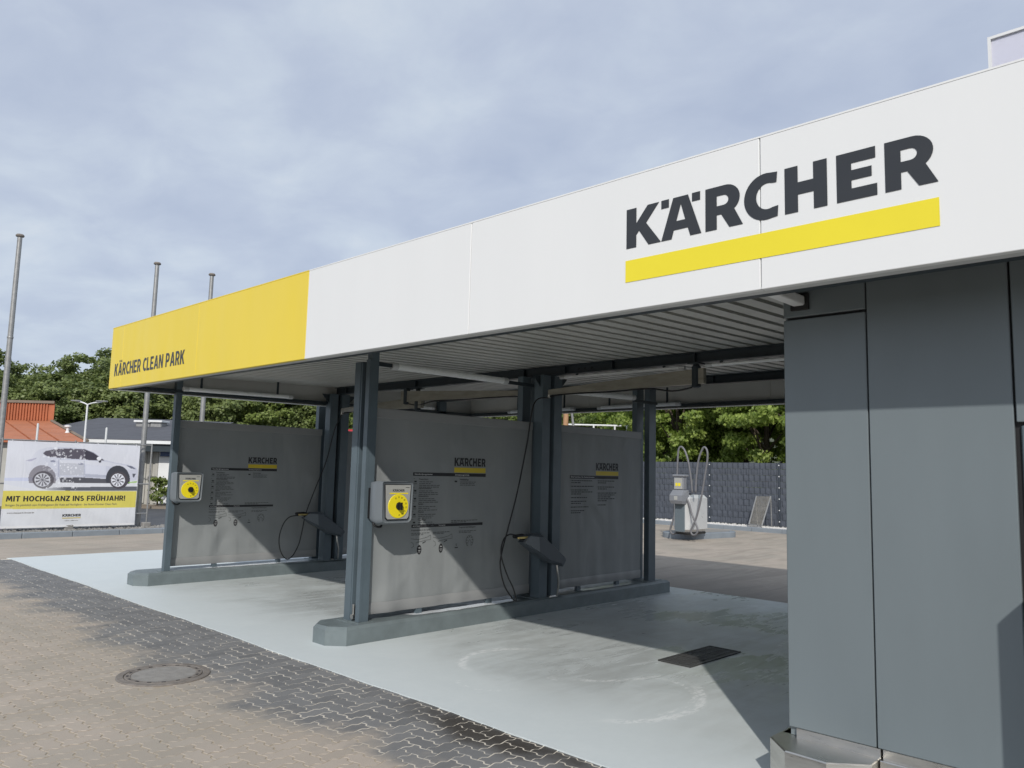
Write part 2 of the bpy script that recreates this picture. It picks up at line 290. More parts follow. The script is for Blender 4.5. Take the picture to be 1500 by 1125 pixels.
# ------------------------------------------------------------------ mesh helpers
class MB:
    def __init__(s): s.v = []; s.f = []
    def add(s, vs, fs):
        o = len(s.v); s.v += [tuple(map(float, p)) for p in vs]; s.f += [tuple(i+o for i in f) for f in fs]; return s
    def box(s, x0, x1, y0, y1, z0, z1):
        return s.add([(x0, y0, z0), (x1, y0, z0), (x1, y1, z0), (x0, y1, z0), (x0, y0, z1), (x1, y0, z1), (x1, y1, z1), (x0, y1, z1)],
                     [(0, 3, 2, 1), (4, 5, 6, 7), (0, 1, 5, 4), (1, 2, 6, 5), (2, 3, 7, 6), (3, 0, 4, 7)])
    def rbox(s, x0, x1, y0, y1, z0, z1, c=0.008):
        # box with a small chamfer on every edge of its plan and top/bottom
        c = min(c, (x1-x0)/2.2, (y1-y0)/2.2, (z1-z0)/2.2)
        def loop(i, z): return [(x0+c+i, y0+i, z), (x1-c-i, y0+i, z), (x1-i, y0+c+i, z), (x1-i, y1-c-i, z), (x1-c-i, y1-i, z), (x0+c+i, y1-i, z), (x0+i, y1-c-i, z), (x0+i, y0+c+i, z)]
        L = [loop(c*0.7, z0), loop(0, z0+c), loop(0, z1-c), loop(c*0.7, z1)]
        return s.loft(L)
    def loft(s, loops, cap=True):
        n = len(loops[0]); vs = [p for l in loops for p in l]; fs = []
        for k in range(len(loops)-1):
            for i in range(n): fs.append((k*n+i, k*n+(i+1) % n, (k+1)*n+(i+1) % n, (k+1)*n+i))
        if cap: fs.append(tuple(reversed(range(n)))); fs.append(tuple((len(loops)-1)*n+i for i in range(n)))
        return s.add(vs, fs)
    def prism(s, poly, fn0, fn1): return s.loft([[fn0(*p) for p in poly], [fn1(*p) for p in poly]])
    def prism_z(s, poly, z0, z1, c=0.0):
        if c <= 0: return s.prism(poly, lambda x, y: (x, y, z0), lambda x, y: (x, y, z1))
        P = np.array(poly, float); ctr = P.mean(0); Q = P+(ctr-P)/np.linalg.norm(P-ctr, axis=1)[:, None]*c
        return s.loft([[(x, y, z0) for x, y in poly], [(x, y, z1-c) for x, y in poly], [(x, y, z1) for x, y in Q]])
    def tube(s, pts, r, n=8, cap=True):
        pts = [np.array(p, float) for p in pts]; rs = r if hasattr(r, '__len__') else [r]*len(pts)
        T = []
        for i in range(len(pts)):
            a = pts[max(i-1, 0)]; b = pts[min(i+1, len(pts)-1)]; t = b-a; T.append(t/(np.linalg.norm(t)+1e-9))
        u = np.cross(T[0], [0, 0, 1.0]); u = np.array([1.0, 0, 0]) if np.linalg.norm(u) < 1e-3 else u/np.linalg.norm(u)
        loops = []
        for p, t, rad in zip(pts, T, rs):
            u = u-t*u.dot(t); u /= np.linalg.norm(u)+1e-9; v = np.cross(t, u)
            loops.append([tuple(p+rad*(math.cos(2*math.pi*k/n)*u+math.sin(2*math.pi*k/n)*v)) for k in range(n)])
        return s.loft(loops, cap)
    def lathe(s, prof, c=(0, 0, 0), n=24):
        return s.loft([[(c[0]+r*math.cos(2*math.pi*k/n), c[1]+r*math.sin(2*math.pi*k/n), c[2]+z) for k in range(n)] for r, z in prof])
    def obj(s, name, m, parent=None, smooth=False):
        me = bpy.data.meshes.new(name); me.from_pydata(s.v, [], s.f); me.validate(); me.update()
        import bmesh
        bm = bmesh.new(); bm.from_mesh(me); bmesh.ops.recalc_face_normals(bm, faces=bm.faces); bm.to_mesh(me); bm.free()
        return link(name, me, m, parent, smooth)
def link(name, me, m, parent=None, smooth=False):
    o = bpy.data.objects.new(name, me); COL.objects.link(o)
    if m is not None and not me.materials: me.materials.append(MT[m])
    if smooth: me.polygons.foreach_set('use_smooth', [True]*len(me.polygons))
    if smooth == 'auto':
        try: me.set_sharp_from_angle(angle=math.radians(40))
        except Exception: pass
    if parent is not None: o.parent = parent
    return o
def tag(o, label=None, cat=None, group=None, kind=None):
    if label: o['label'] = label
    if cat: o['category'] = cat
    if group: o['group'] = group
    if kind: o['kind'] = kind
    return o
def thing(name, label, cat, loc=(0, 0, 0), rz=0.0, group=None):
    o = bpy.data.objects.new(name, None); COL.objects.link(o); o.location = loc; o.rotation_euler = (0, 0, rz); o.empty_display_size = 0.1
    return tag(o, label, cat, group)
def inv(o):      # children are modelled in world coordinates under a thing whose empty sits at its base
    bpy.context.view_layer.update() if False else None
    return Matrix.Translation(Vector(o.location)).inverted()
def W(o, th):    # keep world placement under an unrotated empty
    o.parent = th; o.matrix_parent_inverse = inv(th); return o
def copy_tree(o, dvec, label=None, group=None, parent=None):
    c = o.copy(); COL.objects.link(c)
    if parent is None: c.location = Vector(o.location)+Vector(dvec)
    else: c.parent = parent; c.matrix_parent_inverse = o.matrix_parent_inverse.copy()
    if label: c['label'] = label
    if group: c['group'] = group
    for ch in list(o.children):
        k = copy_tree(ch, (0, 0, 0), parent=c)
        if parent is None: k.matrix_parent_inverse = ch.matrix_parent_inverse.copy()
    return c
def np_mesh(name, V, nv):
    # V: (n, nv, 3) separate polygons
    n = len(V); me = bpy.data.meshes.new(name)
    me.vertices.add(n*nv); me.vertices.foreach_set('co', np.ascontiguousarray(V, dtype=np.float32).ravel())
    me.loops.add(n*nv); me.loops.foreach_set('vertex_index', np.arange(n*nv, dtype=np.int32))
    me.polygons.add(n); me.polygons.foreach_set('loop_start', np.arange(0, n*nv, nv, dtype=np.int32))
    try: me.polygons.foreach_set('loop_total', np.full(n, nv, dtype=np.int32))
    except Exception: pass
    me.update(); me.validate(); return me

# lettering ------------------------------------------------------------
def arc(cx, cy, rx, ry, a0, a1, n=10): return [(cx+rx*math.cos(math.radians(a0+(a1-a0)*i/n)), cy+ry*math.sin(math.radians(a0+(a1-a0)*i/n))) for i in range(n+1)]
def g_R(o, wd):
    k = wd/0.93
    return [[(o, 0.97), (o+.50*k, .97)]+arc(o+.50*k, .655, .36*k, .315, 90, -52, 12)+[(o+wd, 0.02), (o+.60*k, .02), (o+.40*k, .335), (o+.29*k, .335), (o+.29*k, .02), (o, .02)],
            [(o+.29*k, .755), (o+.46*k, .755)]+arc(o+.46*k, .645, .12*k, .11, 90, -90, 8)+[(o+.29*k, .535)]]
LOGO = [
    [[(0, .02), (0, .97), (.295, .97), (.295, .60), (.62, .97), (.95, .97), (.58, .55), (1.005, .02), (.65, .02), (.375, .40), (.295, .31), (.295, .02)]],
    [[(1.01, .02), (1.34, .97), (1.74, .97), (2.09, .02), (1.80, .02), (1.735, .215), (1.36, .215), (1.30, .02)], [(1.43, .42), (1.665, .42), (1.55, .79)]],
    [[(1.01, .78), (1.01, .975), (1.225, .975), (1.225, .78)]], [[(1.845, .78), (1.845, .975), (2.06, .975), (2.06, .78)]],
    g_R(2.195, .925),
    [[(3.92, .965)]+arc(3.655, .495, .505, .495, 78, 282, 22)+[(3.92, .03), (3.935, .255)]+arc(3.70, .495, .265, .275, 292, 68, 18)+[(3.90, .745)]],
    [[(4.08, .02), (4.08, .975), (4.367, .975), (4.367, .63), (4.695, .63), (4.695, .975), (4.98, .975), (4.98, .02), (4.70, .02), (4.70, .375), (4.367, .375), (4.367, .02)]],
    [[(5.17, .02), (5.17, .97), (5.93, .97), (5.93, .745), (5.465, .745), (5.465, .61), (5.855, .61), (5.855, .41), (5.465, .41), (5.465, .25), (5.952, .25), (5.952, .02)]],
    g_R(6.10, .935)]
def fill_mesh(polys):
    # polys: list of outline lists (outer, holes...) in 2D -> triangulated verts/faces
    from mathutils.geometry import tessellate_polygon
    vs, fs = [], []
    for rings in polys:
        loops = [[Vector((x, y, 0)) for x, y in r] for r in rings]
        tri = tessellate_polygon(loops); o = len(vs); vs += [(x, y) for r in rings for x, y in r]
        fs += [tuple(i+o for i in t) for t in tri]
    return vs, fs
LOGO_M = fill_mesh(LOGO)
_tc = {}
def text2d(s, bold=0.0):
    if (s, bold) in _tc: return _tc[(s, bold)]
    c = bpy.data.curves.new('lettering', 'FONT'); c.body = s; c.size = 1.0; c.offset = bold; c.resolution_u = 3
    o = bpy.data.objects.new('lettering', c); COL.objects.link(o)
    dg = bpy.context.evaluated_depsgraph_get(); dg.update(); me = bpy.data.meshes.new_from_object(o.evaluated_get(dg))
    vs = [(v.co.x, v.co.y) for v in me.vertices]; fs = [tuple(p.vertices) for p in me.polygons]
    COL.objects.unlink(o); bpy.data.objects.remove(o); bpy.data.curves.remove(c); bpy.data.meshes.remove(me)
    a = np.array(vs); a[:, 0] -= a[:, 0].min(); vs = [tuple(p) for p in a]
    _tc[(s, bold)] = (vs, fs); return vs, fs
def fit_text(s, width, height, bold=0.0, cap=None):
    vs, fs = text2d(s, bold); a = np.array(vs); ch = cap or text2d('H', bold)[0]; ch = np.array(ch)[:, 1].max()
    a[:, 0] *= width/a[:, 0].max(); a[:, 1] *= height/ch; return [tuple(p) for p in a], fs
SW = .20
def stroke(pts, w_=SW):
    P = [np.array(p, float) for p in pts]; n = len(P); L, R = [], []
    for i in range(n):
        a = P[i]-P[i-1] if i else P[1]-P[0]; b = P[i+1]-P[i] if i < n-1 else P[-1]-P[-2]
        a = a/np.linalg.norm(a); b = b/np.linalg.norm(b); m_ = a+b; m_ = m_/np.linalg.norm(m_); nn = np.array([-m_[1], m_[0]]); k = w_/2/max(.5, nn.dot(np.array([-a[1], a[0]])))
        L.append(tuple(P[i]+nn*k)); R.append(tuple(P[i]-nn*k))
    return L+R[::-1]
def ring(cx, cy, rx, ry, w_=SW): return [arc(cx, cy, rx, ry, 0, 345, 23), arc(cx, cy, rx-w_, ry-w_*.95, 0, 345, 23)]
def gl(c):
    w_ = SW
    if c == 'I': return [[[(0, 0), (w_, 0), (w_, 1), (0, 1)]]], w_
    if c == '!': return [[[(0, 0), (w_, 0), (w_, .19), (0, .19)]], [[(.03, .29), (w_-.03, .29), (w_, 1), (0, 1)]]], w_
    if c == 'L': return [[[(0, 0), (.52, 0), (.52, .18), (w_, .18), (w_, 1), (0, 1)]]], .52
    if c == 'F': return [[[(0, 0), (w_, 0), (w_, .38), (.50, .38), (.50, .55), (w_, .55), (w_, .83), (.54, .83), (.54, 1), (0, 1)]]], .54
    if c == 'E': return [[[(0, 0), (.56, 0), (.56, .18), (w_, .18), (w_, .42), (.51, .42), (.51, .59), (w_, .59), (w_, .82), (.55, .82), (.55, 1), (0, 1)]]], .56
    if c == 'H': return [[[(0, 0), (w_, 0), (w_, .41), (.48, .41), (.48, 0), (.68, 0), (.68, 1), (.48, 1), (.48, .59), (w_, .59), (w_, 1), (0, 1)]]], .68
    if c == 'T': return [[[(.21, 0), (.41, 0), (.41, .82), (.62, .82), (.62, 1), (0, 1), (0, .82), (.21, .82)]]], .62
    if c == 'N': return [[[(0, 0), (.19, 0), (.19, .64), (.50, 0), (.70, 0), (.70, 1), (.51, 1), (.51, .38), (.21, 1), (0, 1)]]], .70
    if c == 'M': return [[[(0, 0), (.18, 0), (.22, .62), (.36, .16), (.50, .16), (.64, .62), (.68, 0), (.86, 0), (.79, 1), (.57, 1), (.43, .50), (.29, 1), (.07, 1)]]], .86
    if c == 'Z': return [[[(0, 0), (.58, 0), (.58, .18), (.25, .18), (.58, .83), (.58, 1), (.02, 1), (.02, .82), (.33, .82), (0, .17)]]], .58
    if c == 'K': return [[[(0, 0), (w_, 0), (w_, .36), (.27, .44), (.47, 0), (.69, 0), (.41, .57), (.67, 1), (.45, 1), (w_, .60), (w_, 1), (0, 1)]]], .69
    if c in 'AÄ':
        g = [[[(0, 0), (.205, 0), (.255, .21), (.495, .21), (.545, 0), (.75, 0), (.49, 1), (.26, 1)], [(.295, .38), (.455, .38), (.375, .74)]]]
        if c == 'Ä': g += [[[(.13, 1.07), (.30, 1.07), (.30, 1.24), (.13, 1.24)]], [[(.45, 1.07), (.62, 1.07), (.62, 1.24), (.45, 1.24)]]]
        return g, .75
    if c in 'PR':
        o = [(0, 0), (w_, 0), (w_, .34)]
        o += [(.30, .34), (.44, 0), (.66, 0), (.475, .39)] if c == 'R' else [(.33, .34)]
        o += arc(.34, .665, .29, .335, -62 if c == 'R' else -88, 90, 12)+[(0, 1)]
        return [[o, [(w_, .51), (.31, .51)]+arc(.31, .67, .125, .16, -90, 90, 8)+[(w_, .83)]]], .64
    if c == 'C': return [[stroke(arc(.37, .5, .28, .41, 52, 308, 20))]], .58
    if c == 'G': return [[stroke(arc(.37, .5, .28, .41, 55, 318, 20))], [[(.38, .38), (.62, .38), (.62, .56), (.38, .56)]], [[(.45, .10), (.62, .16), (.62, .375), (.45, .375)]]], .64
    if c == 'O': return [ring(.37, .5, .37, .51)], .74
    if c == 'S': return [[stroke(arc(.29, .715, .19, .19, 50, 180, 8)+arc(.30, .70, .20, .20, 200, 262, 4)+arc(.28, .30, .21, .20, 75, 0, 6)+arc(.28, .29, .21, .195, -20, -145, 8), .19)]], .58
    if c == 'J': return [[stroke([(.30, 1), (.30, .30)]+arc(.12, .27, .18, .18, -5, -100, 8))]], .40
    if c in 'UÜ':
        g = [[stroke([(.10, 1), (.10, .35)]+arc(.34, .33, .24, .24, 180, 360, 12)+[(.58, .35), (.58, 1)])]]
        if c == 'Ü': g += [[[(.13, 1.07), (.29, 1.07), (.29, 1.24), (.13, 1.24)]], [[(.39, 1.07), (.55, 1.07), (.55, 1.24), (.39, 1.24)]]]
        return g, .68
    return [], .28
def bold_words(txt, width, height, gap=.11):
    # list of (outline mesh) per word, fitted to width x cap height
    x = 0; words, cur = [], []
    for c in txt:
        if c == ' ': words.append(cur); cur = []; x += .34; continue
        g, wd = gl(c); cur += [[[(px_+x, py_) for px_, py_ in ringp] for ringp in poly] for poly in g]; x += wd+gap
    words.append(cur); k = width/(x-gap)
    return [scale2(fill_mesh(w_), k, height) for w_ in words]
def put(mb, vf, fn):   # 2D mesh -> 3D via fn(x, y)
    vs, fs = vf; mb.add([fn(x, y) for x, y in vs], fs); return mb
def scale2(vf, sx, sy, ox=0, oy=0): return [(x*sx+ox, y*sy+oy) for x, y in vf[0]], vf[1]
def rect2(x0, x1, y0, y1):
    n = max(1, int((x1-x0)/.03)); xs = [x0+(x1-x0)*i/n for i in range(n+1)]
    return [(x, y0) for x in xs]+[(x, y1) for x in xs], [(i, i+1, n+2+i, n+1+i) for i in range(n)]

# ------------------------------------------------------------------ ground
def sheet(name, x0, x1, y0, y1, z, m):
    return tag(MB().add([(x0, y0, z), (x1, y0, z), (x1, y1, z), (x0, y1, z)], [(0, 1, 2, 3)]).obj(name, m), kind='structure')
sheet('ground', -900, 900, -900, 900, -0.12, 'earth')
sheet('road', -60, 60, 19.62, 45, -0.03, 'asphalt')
pv = MB()
for (x0, x1, y0, y1) in ((-14, 10.52, 15.66, 19.45), (10.5, 23.4, -12, 19.45), (-14, -1.0, -12, 15.66), (-1.0, 3.84, -12, 1.1)):
    pv.add([(x0, y0, 0), (x1, y0, 0), (x1, y1, 0), (x0, y1, 0)], [(0, 1, 2, 3)])
tag(pv.obj('distant_paving', 'pave_far'), kind='structure')
paving = sheet('paving', -1.0, 4.05, 1.1, 15.66, -0.0028, 'pave_joint')
# wash bay slab with a slightly uneven cast front edge
edge = []
yy = -6.0
while yy <= 15.70:
    edge.append((3.85+0.010*math.sin(yy*1.7)+0.005*math.sin(yy*4.3+1)+random.uniform(-.003, .003), yy)); yy += 0.22
edge.append((3.83, 15.70)); poly = edge+[(10.50, 15.70), (10.52, -6.0)]
sl = MB(); top = [(x, y, 0.008) for x, y in poly]; n = len(top)
sl.add(top+[(x, y, -0.05) for x, y in poly], [tuple(range(n))]+[(i, (i+1) % n, n+(i+1) % n, n+i) for i in range(n)])
tag(sl.obj('wash_bay_slab', 'slab'), kind='structure')

# interlocking pavers in herringbone ------------------------------------
U = 0.1125
def wavy(a, b):
    a = np.array(a, float); b = np.array(b, float); d = b-a; L = np.linalg.norm(d); t = d/L
    fwd = (t[0]+t[1]) > 0; A, B = (a, b) if fwd else (b, a); T = (B-A)/L; Nn = np.array([-T[1], T[0]])
    pts = [A+T*L*s+Nn*L*o for s, o in ((0, 0), (.28, .085), (.40, .085), (.60, -.085), (.72, -.085), (1, 0))]
    return pts if fwd else pts[::-1]
def paver_mesh(name, wx, wy):
    cor = [(i, 0) for i in range(wx)]+[(wx, j) for j in range(wy)]+[(wx-i, wy) for i in range(wx)]+[(0, wy-j) for j in range(wy)]
    pts = []
    for k in range(len(cor)): pts += wavy(cor[k], cor[(k+1) % len(cor)])[:-1]
    P = (np.array(pts)-np.array([wx/2, wy/2]))*U
    nx = np.roll(P, -1, 0)-np.roll(P, 1, 0); nrm = np.stack([-nx[:, 1], nx[:, 0]], 1); nrm /= np.linalg.norm(nrm, axis=1)[:, None]
    mb = MB(); mb.loft([[(x, y, -0.03) for x, y in P+nrm*0.0042], [(x, y, -0.0024) for x, y in P+nrm*0.0042], [(x, y, 0) for x, y in P+nrm*0.0068]])
    me = bpy.data.meshes.new(name); me.from_pydata(mb.v, [], mb.f[:-2]+[mb.f[-1]]); me.update()
    import bmesh
    bm = bmesh.new(); bm.from_mesh(me); bmesh.ops.recalc_face_normals(bm, faces=bm.faces)
    if max(bm.faces, key=lambda f: f.calc_area()).normal.z < 0: bmesh.ops.reverse_faces(bm, faces=bm.faces)
    bm.to_mesh(me); bm.free(); me.materials.append(MT['pave_stone']); return me
PM = {'h': paver_mesh('paver', 2, 1), 'v': paver_mesh('paver', 1, 2)}
MH = (2.775, 6.53)
spots = []
for ix in range(-8, 36):
    for iy in range(9, 141):
        k = (ix-iy) % 4
        if k == 0: c = ((ix+1)*U, (iy+.5)*U, 'h')
        elif k == 3: c = ((ix+.5)*U, (iy+1)*U, 'v')
        else: continue
        if c[0] > 4.01 or c[0] < -0.9 or c[1] < 1.25 or c[1] > 15.55: continue
        if math.hypot(c[0]-MH[0], c[1]-MH[1]) < 0.30: continue
        u, v_, dd = proj((c[0], c[1], 0)); vis = -40 < u < 1540 and v_ < 1150 and dd > 0
        spots.append(((0 if vis else 1), dd, c))
spots.sort(key=lambda s: s[:2])
rest_v, rest_f = [], []
for i, (_, dd, (x, y, t)) in enumerate(spots):
    dz = random.uniform(-0.0016, 0.0016); tx, ty = random.gauss(0, .0055), random.gauss(0, .0055); rz = random.gauss(0, .006)
    if i < 300:
        o = link('paver', PM[t], None, paving); o.location = (x, y, dz); o.rotation_euler = (tx, ty, rz)
    else:
        o_ = len(rest_v)
        for v in PM[t].vertices: rest_v.append((x+v.co.x-v.co.y*rz, y+v.co.y+v.co.x*rz, dz+v.co.z+v.co.y*tx-v.co.x*ty))
        for p in PM[t].polygons: rest_f.append(tuple(j+o_ for j in p.vertices))
me = bpy.data.meshes.new('paver_field'); me.from_pydata(rest_v, [], rest_f); me.update()
tag(link('paver_field', me, 'pave_stone', paving), kind='stuff')

# manhole cover -----------------------------------------------------------
t = thing('manhole_cover', 'round cast iron manhole cover with concrete centre in the pavers', 'manhole cover', (MH[0], MH[1], 0)); t.scale = (.94, .94, 1)
MB().lathe([(.375, -.03), (.375, .005), (.368, .009), (.318, .009), (.314, .004), (.314, -.03)], (0, 0, 0), 48).obj('frame_ring', 'cast', t)
lid = MB().lathe([(.308, -.03), (.308, .007), (.302, .010), (.262, .010), (.258, .006), (.258, -.03)], (0, 0, 0), 48).obj('lid_ring', 'cast', t)
MB().lathe([(.257, -.02), (.257, .0075), (.0, .0085)], (0, 0, 0), 48).obj('concrete_fill', 'conc', t)
for k in range(16):
    a = 2*math.pi*k/16; c, s_ = math.cos(a), math.sin(a)
    q = [(-.016, -.009), (.016, -.009), (.016, .009), (-.016, .009)]
    MB().prism_z([(.283*c+x*(-s_)+y*c, .283*s_+x*c+y*s_) for x, y in q], .0095, .0115).obj('vent_slot', 'gap', lid)

# floor drain -------------------------------------------------------------
t = thing('floor_drain', 'black rectangular drain grate set into the wash bay floor', 'drain', (6.75, 3.99, 0.008))
MB().box(-.46, .46, -.17, .17, -.02, .004).obj('drain_tray', 'gap', t)
fr = MB()
for a in ((-.46, .46, -.17, -.155), (-.46, .46, .155, .17), (-.46, -.445, -.155, .155), (.445, .46, -.155, .155)): fr.box(*a, .0, .012)
fr.obj('frame', 'grate', t)
for k in range(3):
    g = MB()
    for j in range(7): x = -.43+k*.29+j*.040; g.box(x, x+.016, -.153, .153, .005, .011)
    for yq in (-.1, 0, .1): g.box(-.44+k*.29, -.16+k*.29, yq-.006, yq+.006, .006, .0125)
    g.obj('grating', 'grate', t)

# kerbs -------------------------------------------------------------------
kl = MB().box(-12, 16, 19.47, 19.60, -.1, .02).obj('kerb', 'conc'); tag(kl, kind='structure')
for i in range(28):
    x0 = -12+i
    if x0 > -6: MB().rbox(x0+.004, x0+.996, 19.45, 19.62, -.05, .12+random.uniform(-.004, .004), .012).obj('kerb_stone', 'kerb', kl)
kr = MB().box(23.42, 23.52, -4, 19.4, -.1, .02).obj('kerb', 'conc'); tag(kr, kind='structure')
for i in range(23):
    y0 = -4+i
    if y0 > 5: MB().rbox(23.40, 23.55, y0+.004, y0+.996, -.05, .13, .012).obj('kerb_stone', 'kerb', kr)
sheet('gravel_bed', -8, 15, 19.61, 20.9, .06, 'gravel_g'); sheet('gravel_bed', 23.54, 26.5, -4, 19.45, .06, 'gravel_w')
def stones(name, x0, x1, y0, y1, n, r, m, z=.06):
    base = np.array([(1, 0, 0), (0, 1, 0), (-1, 0, 0), (0, -1, 0), (0, 0, 1), (0, 0, -1)], float); tri = [(0, 1, 4), (1, 2, 4), (2, 3, 4), (3, 0, 4), (1, 0, 5), (2, 1, 5), (3, 2, 5), (0, 3, 5)]
    V = []
    for _ in range(n):
        q = base*RNG.uniform(.6, 1.3, (6, 1))*r*RNG.uniform(.6, 1.5)*np.array([1.2, 1, .7]); a = RNG.uniform(0, 6.28); R2 = np.array([[math.cos(a), -math.sin(a), 0], [math.sin(a), math.cos(a), 0], [0, 0, 1]])
        q = q@R2.T+np.array([RNG.uniform(x0, x1), RNG.uniform(y0, y1), z+r*.25]); V += [[q[i] for i in t] for t in tri]
    return tag(link(name, np_mesh(name, np.array(V), 3), m), kind='stuff')
tag(stones('grey_gravel', 2, 12, 19.64, 20.85, 2600, .045, 'gravel_g'), 'loose grey stones between the kerb and the banner', 'gravel')
tag(stones('white_gravel', 23.57, 25.6, 7, 19.3, 4200, .045, 'gravel_w'), 'loose white pebbles between the kerb and the slate fence', 'gravel')

# ------------------------------------------------------------------ canopy
XF, ZB, ZT, YE, XB = 3.81, 2.69, 3.525, 11.42, 10.60; XW_ = 4.46
def zb(X): return ZB+(X-XF)*0.009           # lower edge of the fascia rises slightly to the rear
def zd(X): return 3.033+0.029*(X-7.4)       # underside of the deck
can = thing('wash_bay_canopy', 'long flat canopy with white and yellow fascia over the wash bays', 'canopy', (XF, 5, 0))
def cp(mb, name, m, smooth=False): return W(mb.obj(name, m, None, smooth), can)
seams = [YE, 10.99, 8.71, 6.395, 4.16, 1.888, -0.38, -2.65, -4.9]
for a, b in zip(seams[:-1], seams[1:]):
    cp(MB().rbox(XF, XF+.045, b+.003, a-.003, ZB-.002, ZT-.004, .003), 'fascia_panel', 'yellow' if b > 6.3 else 'white')
cp(MB().box(XF+.012, XF+.05, -4.9, YE-.002, ZB+.014, ZT-.01), 'panel_backing', 'trim')
cp(MB().box(XF-.0012, XF+.10, 6.398, YE+.001, ZT-.0035, ZT+.006), 'top_trim', 'yellow')
cp(MB().box(XF-.0012, XF+.10, -4.9, 6.392, ZT-.0035, ZT+.006), 'top_trim', 'white')
cp(MB().box(XF+.002, XF+.115, -4.9, YE, ZB+.000, ZB+.010), 'bottom_trim', 'trim')
cp(MB().box(XF+.118, XF+.20, -4.9, YE-.10, ZB+.004, ZB+.22), 'edge_channel', 'beam_paint')
# side return (far end) and rear fascia
cp(MB().loft([[(XF+.02, y, zb(XF)-.005), (XB, y, zb(XB)-.005), (XB, y, ZT), (XF+.02, y, ZT)] for y in (YE-.045, YE-.001)]), 'side_panel', 'inner')
cp(MB().loft([[(XF+.06, y, zb(XF)+.012), (XB-.05, y, zb(XB)+.012), (XB-.05, y, zb(XB)+.055), (XF+.06, y, zb(XF)+.055)] for y in (YE-.16, YE-.047)]), 'side_channel', 'beam_paint')
cp(MB().loft([[(XF+.02, y, zb(XF)-.016), (XB, y, zb(XB)-.016), (XB, y, zb(XB)-.006), (XF+.02, y, zb(XF)-.006)] for y in (YE-.10, YE)]), 'side_trim', 'trim')
for a, b in ((YE-.05, 8.4), (8.395, 5.1), (5.095, 1.8), (1.795, -4.9)): cp(MB().box(XB-.045, XB, b, a, zb(XB), ZT), 'rear_panel', 'inner')
cp(MB().box(XB-.16, XB-.047, -4.9, YE-.17, zb(XB)+.012, zb(XB)+.052), 'rear_channel', 'beam_paint')
cp(MB().box(XB-.10, XB+.002, -4.9, YE-.002, zb(XB)-.012, zb(XB)-.002), 'rear_trim', 'trim')
# ribbed deck: ribs run front to back, 0.19 m apart
pr = []; y = -4.8
while y < YE-.2:
    pr += [(y, 0), (y+.126, 0), (y+.128, .10), (y+.188, .10)]; y += .19
dk = MB(); xs = (XF+.2, 6.1, 8.4, XB-.05); vs = [(X, yy, zd(X)+hh) for X in xs for yy, hh in pr]; n = len(pr)
dk.add(vs, [(k*n+i, k*n+i+1, (k+1)*n+i+1, (k+1)*n+i) for k in range(3) for i in range(n-1)]); cp(dk, 'roof_deck', 'deck')
cp(MB().box(XF+.05, XB-.05, -4.9, YE-.05, 3.22, 3.30), 'roof_membrane', 'roof_grey')
cp(MB().box(XF+.205, XW_-.002, -4.9, 2.066, 2.815, 2.83), 'bounce_blocker', 'beam_paint')  # unseen board added to block deck bounce and darken the upper wall
# beams (I sections) along the length
def ibeam_y(X, z0, z1, y0, y1, hw=.05):
    mb = MB(); mb.box(X-hw, X+hw, y0, y1, z0, z0+.012); mb.box(X-hw, X+hw, y0, y1, z1-.012, z1); mb.box(X-.006, X+.006, y0, y1, z0+.012, z1-.012)
    return mb
for X, y1 in ((7.40, YE-.1), (9.72, YE-.1)):
    z1 = zd(X)-.002; b_ = cp(ibeam_y(X, z1-.118, z1, 1.9, y1), 'beam', 'beam_paint')
    for ys in (4.42, 5.52, 9.18, 10.3, 6.25, 11.0, 6.95):
        W(MB().box(X-.048, X-.007, ys-.008, ys+.008, z1-.105, z1-.013).obj('stiffener', 'beam_paint'), can).name = 'stiffener'
    for ys in (6.05, 5.95, 5.85, 10.75, 10.6, 2.4):
        c = np.array([X-.0065, ys, z1-.06]); W(MB().tube([c, c+np.array([-.004, 0, 0])], .014, 10).obj('bolt', 'gap'), can)
# posts (open C sections with lips)
def cpost(X0, X1, Y0, Y1, z0, z1, m='steel_paint', t=.007):
    mb = MB(); mb.box(X0, X1, Y0, Y0+t, z0, z1); mb.box(X0, X0+t, Y0+t, Y1, z0, z1); mb.box(X1-t, X1, Y0+t, Y1, z0, z1)
    mb.box(X0+t, X0+.028, Y1-t, Y1, z0, z1); mb.box(X1-.028, X1-t, Y1-t, Y1, z0, z1); return mb
def fpost(X0, X1, Y0, Y1, z0, z1, slot=.02, t=.007):
    # front post: web faces the bay (-Y); front face split by a slot
    mb = MB(); mb.box(X0, X1, Y0, Y0+t, z0, z1); mb.box(X1-t, X1, Y0+t, Y1, z0, z1); mb.box(X0, X0+t, Y0+t, Y1, z0, z1); mb.box(X0+t, X1-t, Y1-t, Y1, z0, z1); return mb
PL = .18
for (a, zt) in (((4.68, 4.765, 6.54, 6.622), 2.95), ((4.68, 4.765, 11.262, 11.345), 2.95)):
    cp(fpost(*a, PL, zt), 'post', 'steel_paint'); cp(MB().box(a[0]-.05, a[1]+.05, a[2]-.03, a[3]+.05, PL, PL+.008), 'base_plate', 'plinth')
cp(fpost(4.655, 4.74, 6.668, 6.80, PL, 2.785), 'post', 'steel_paint'); cp(MB().box(4.60, 4.79, 6.66, 6.84, PL, PL+.007), 'base_plate', 'plinth')
cp(MB().box(4.651, 4.6795, 6.536, 6.60, PL+.01, 2.80), 'cover_strip', 'steel_paint')
cp(MB().box(4.648, 4.66, 6.69, 6.74, PL+.01, 2.78), 'cover_strip', 'steel_paint')
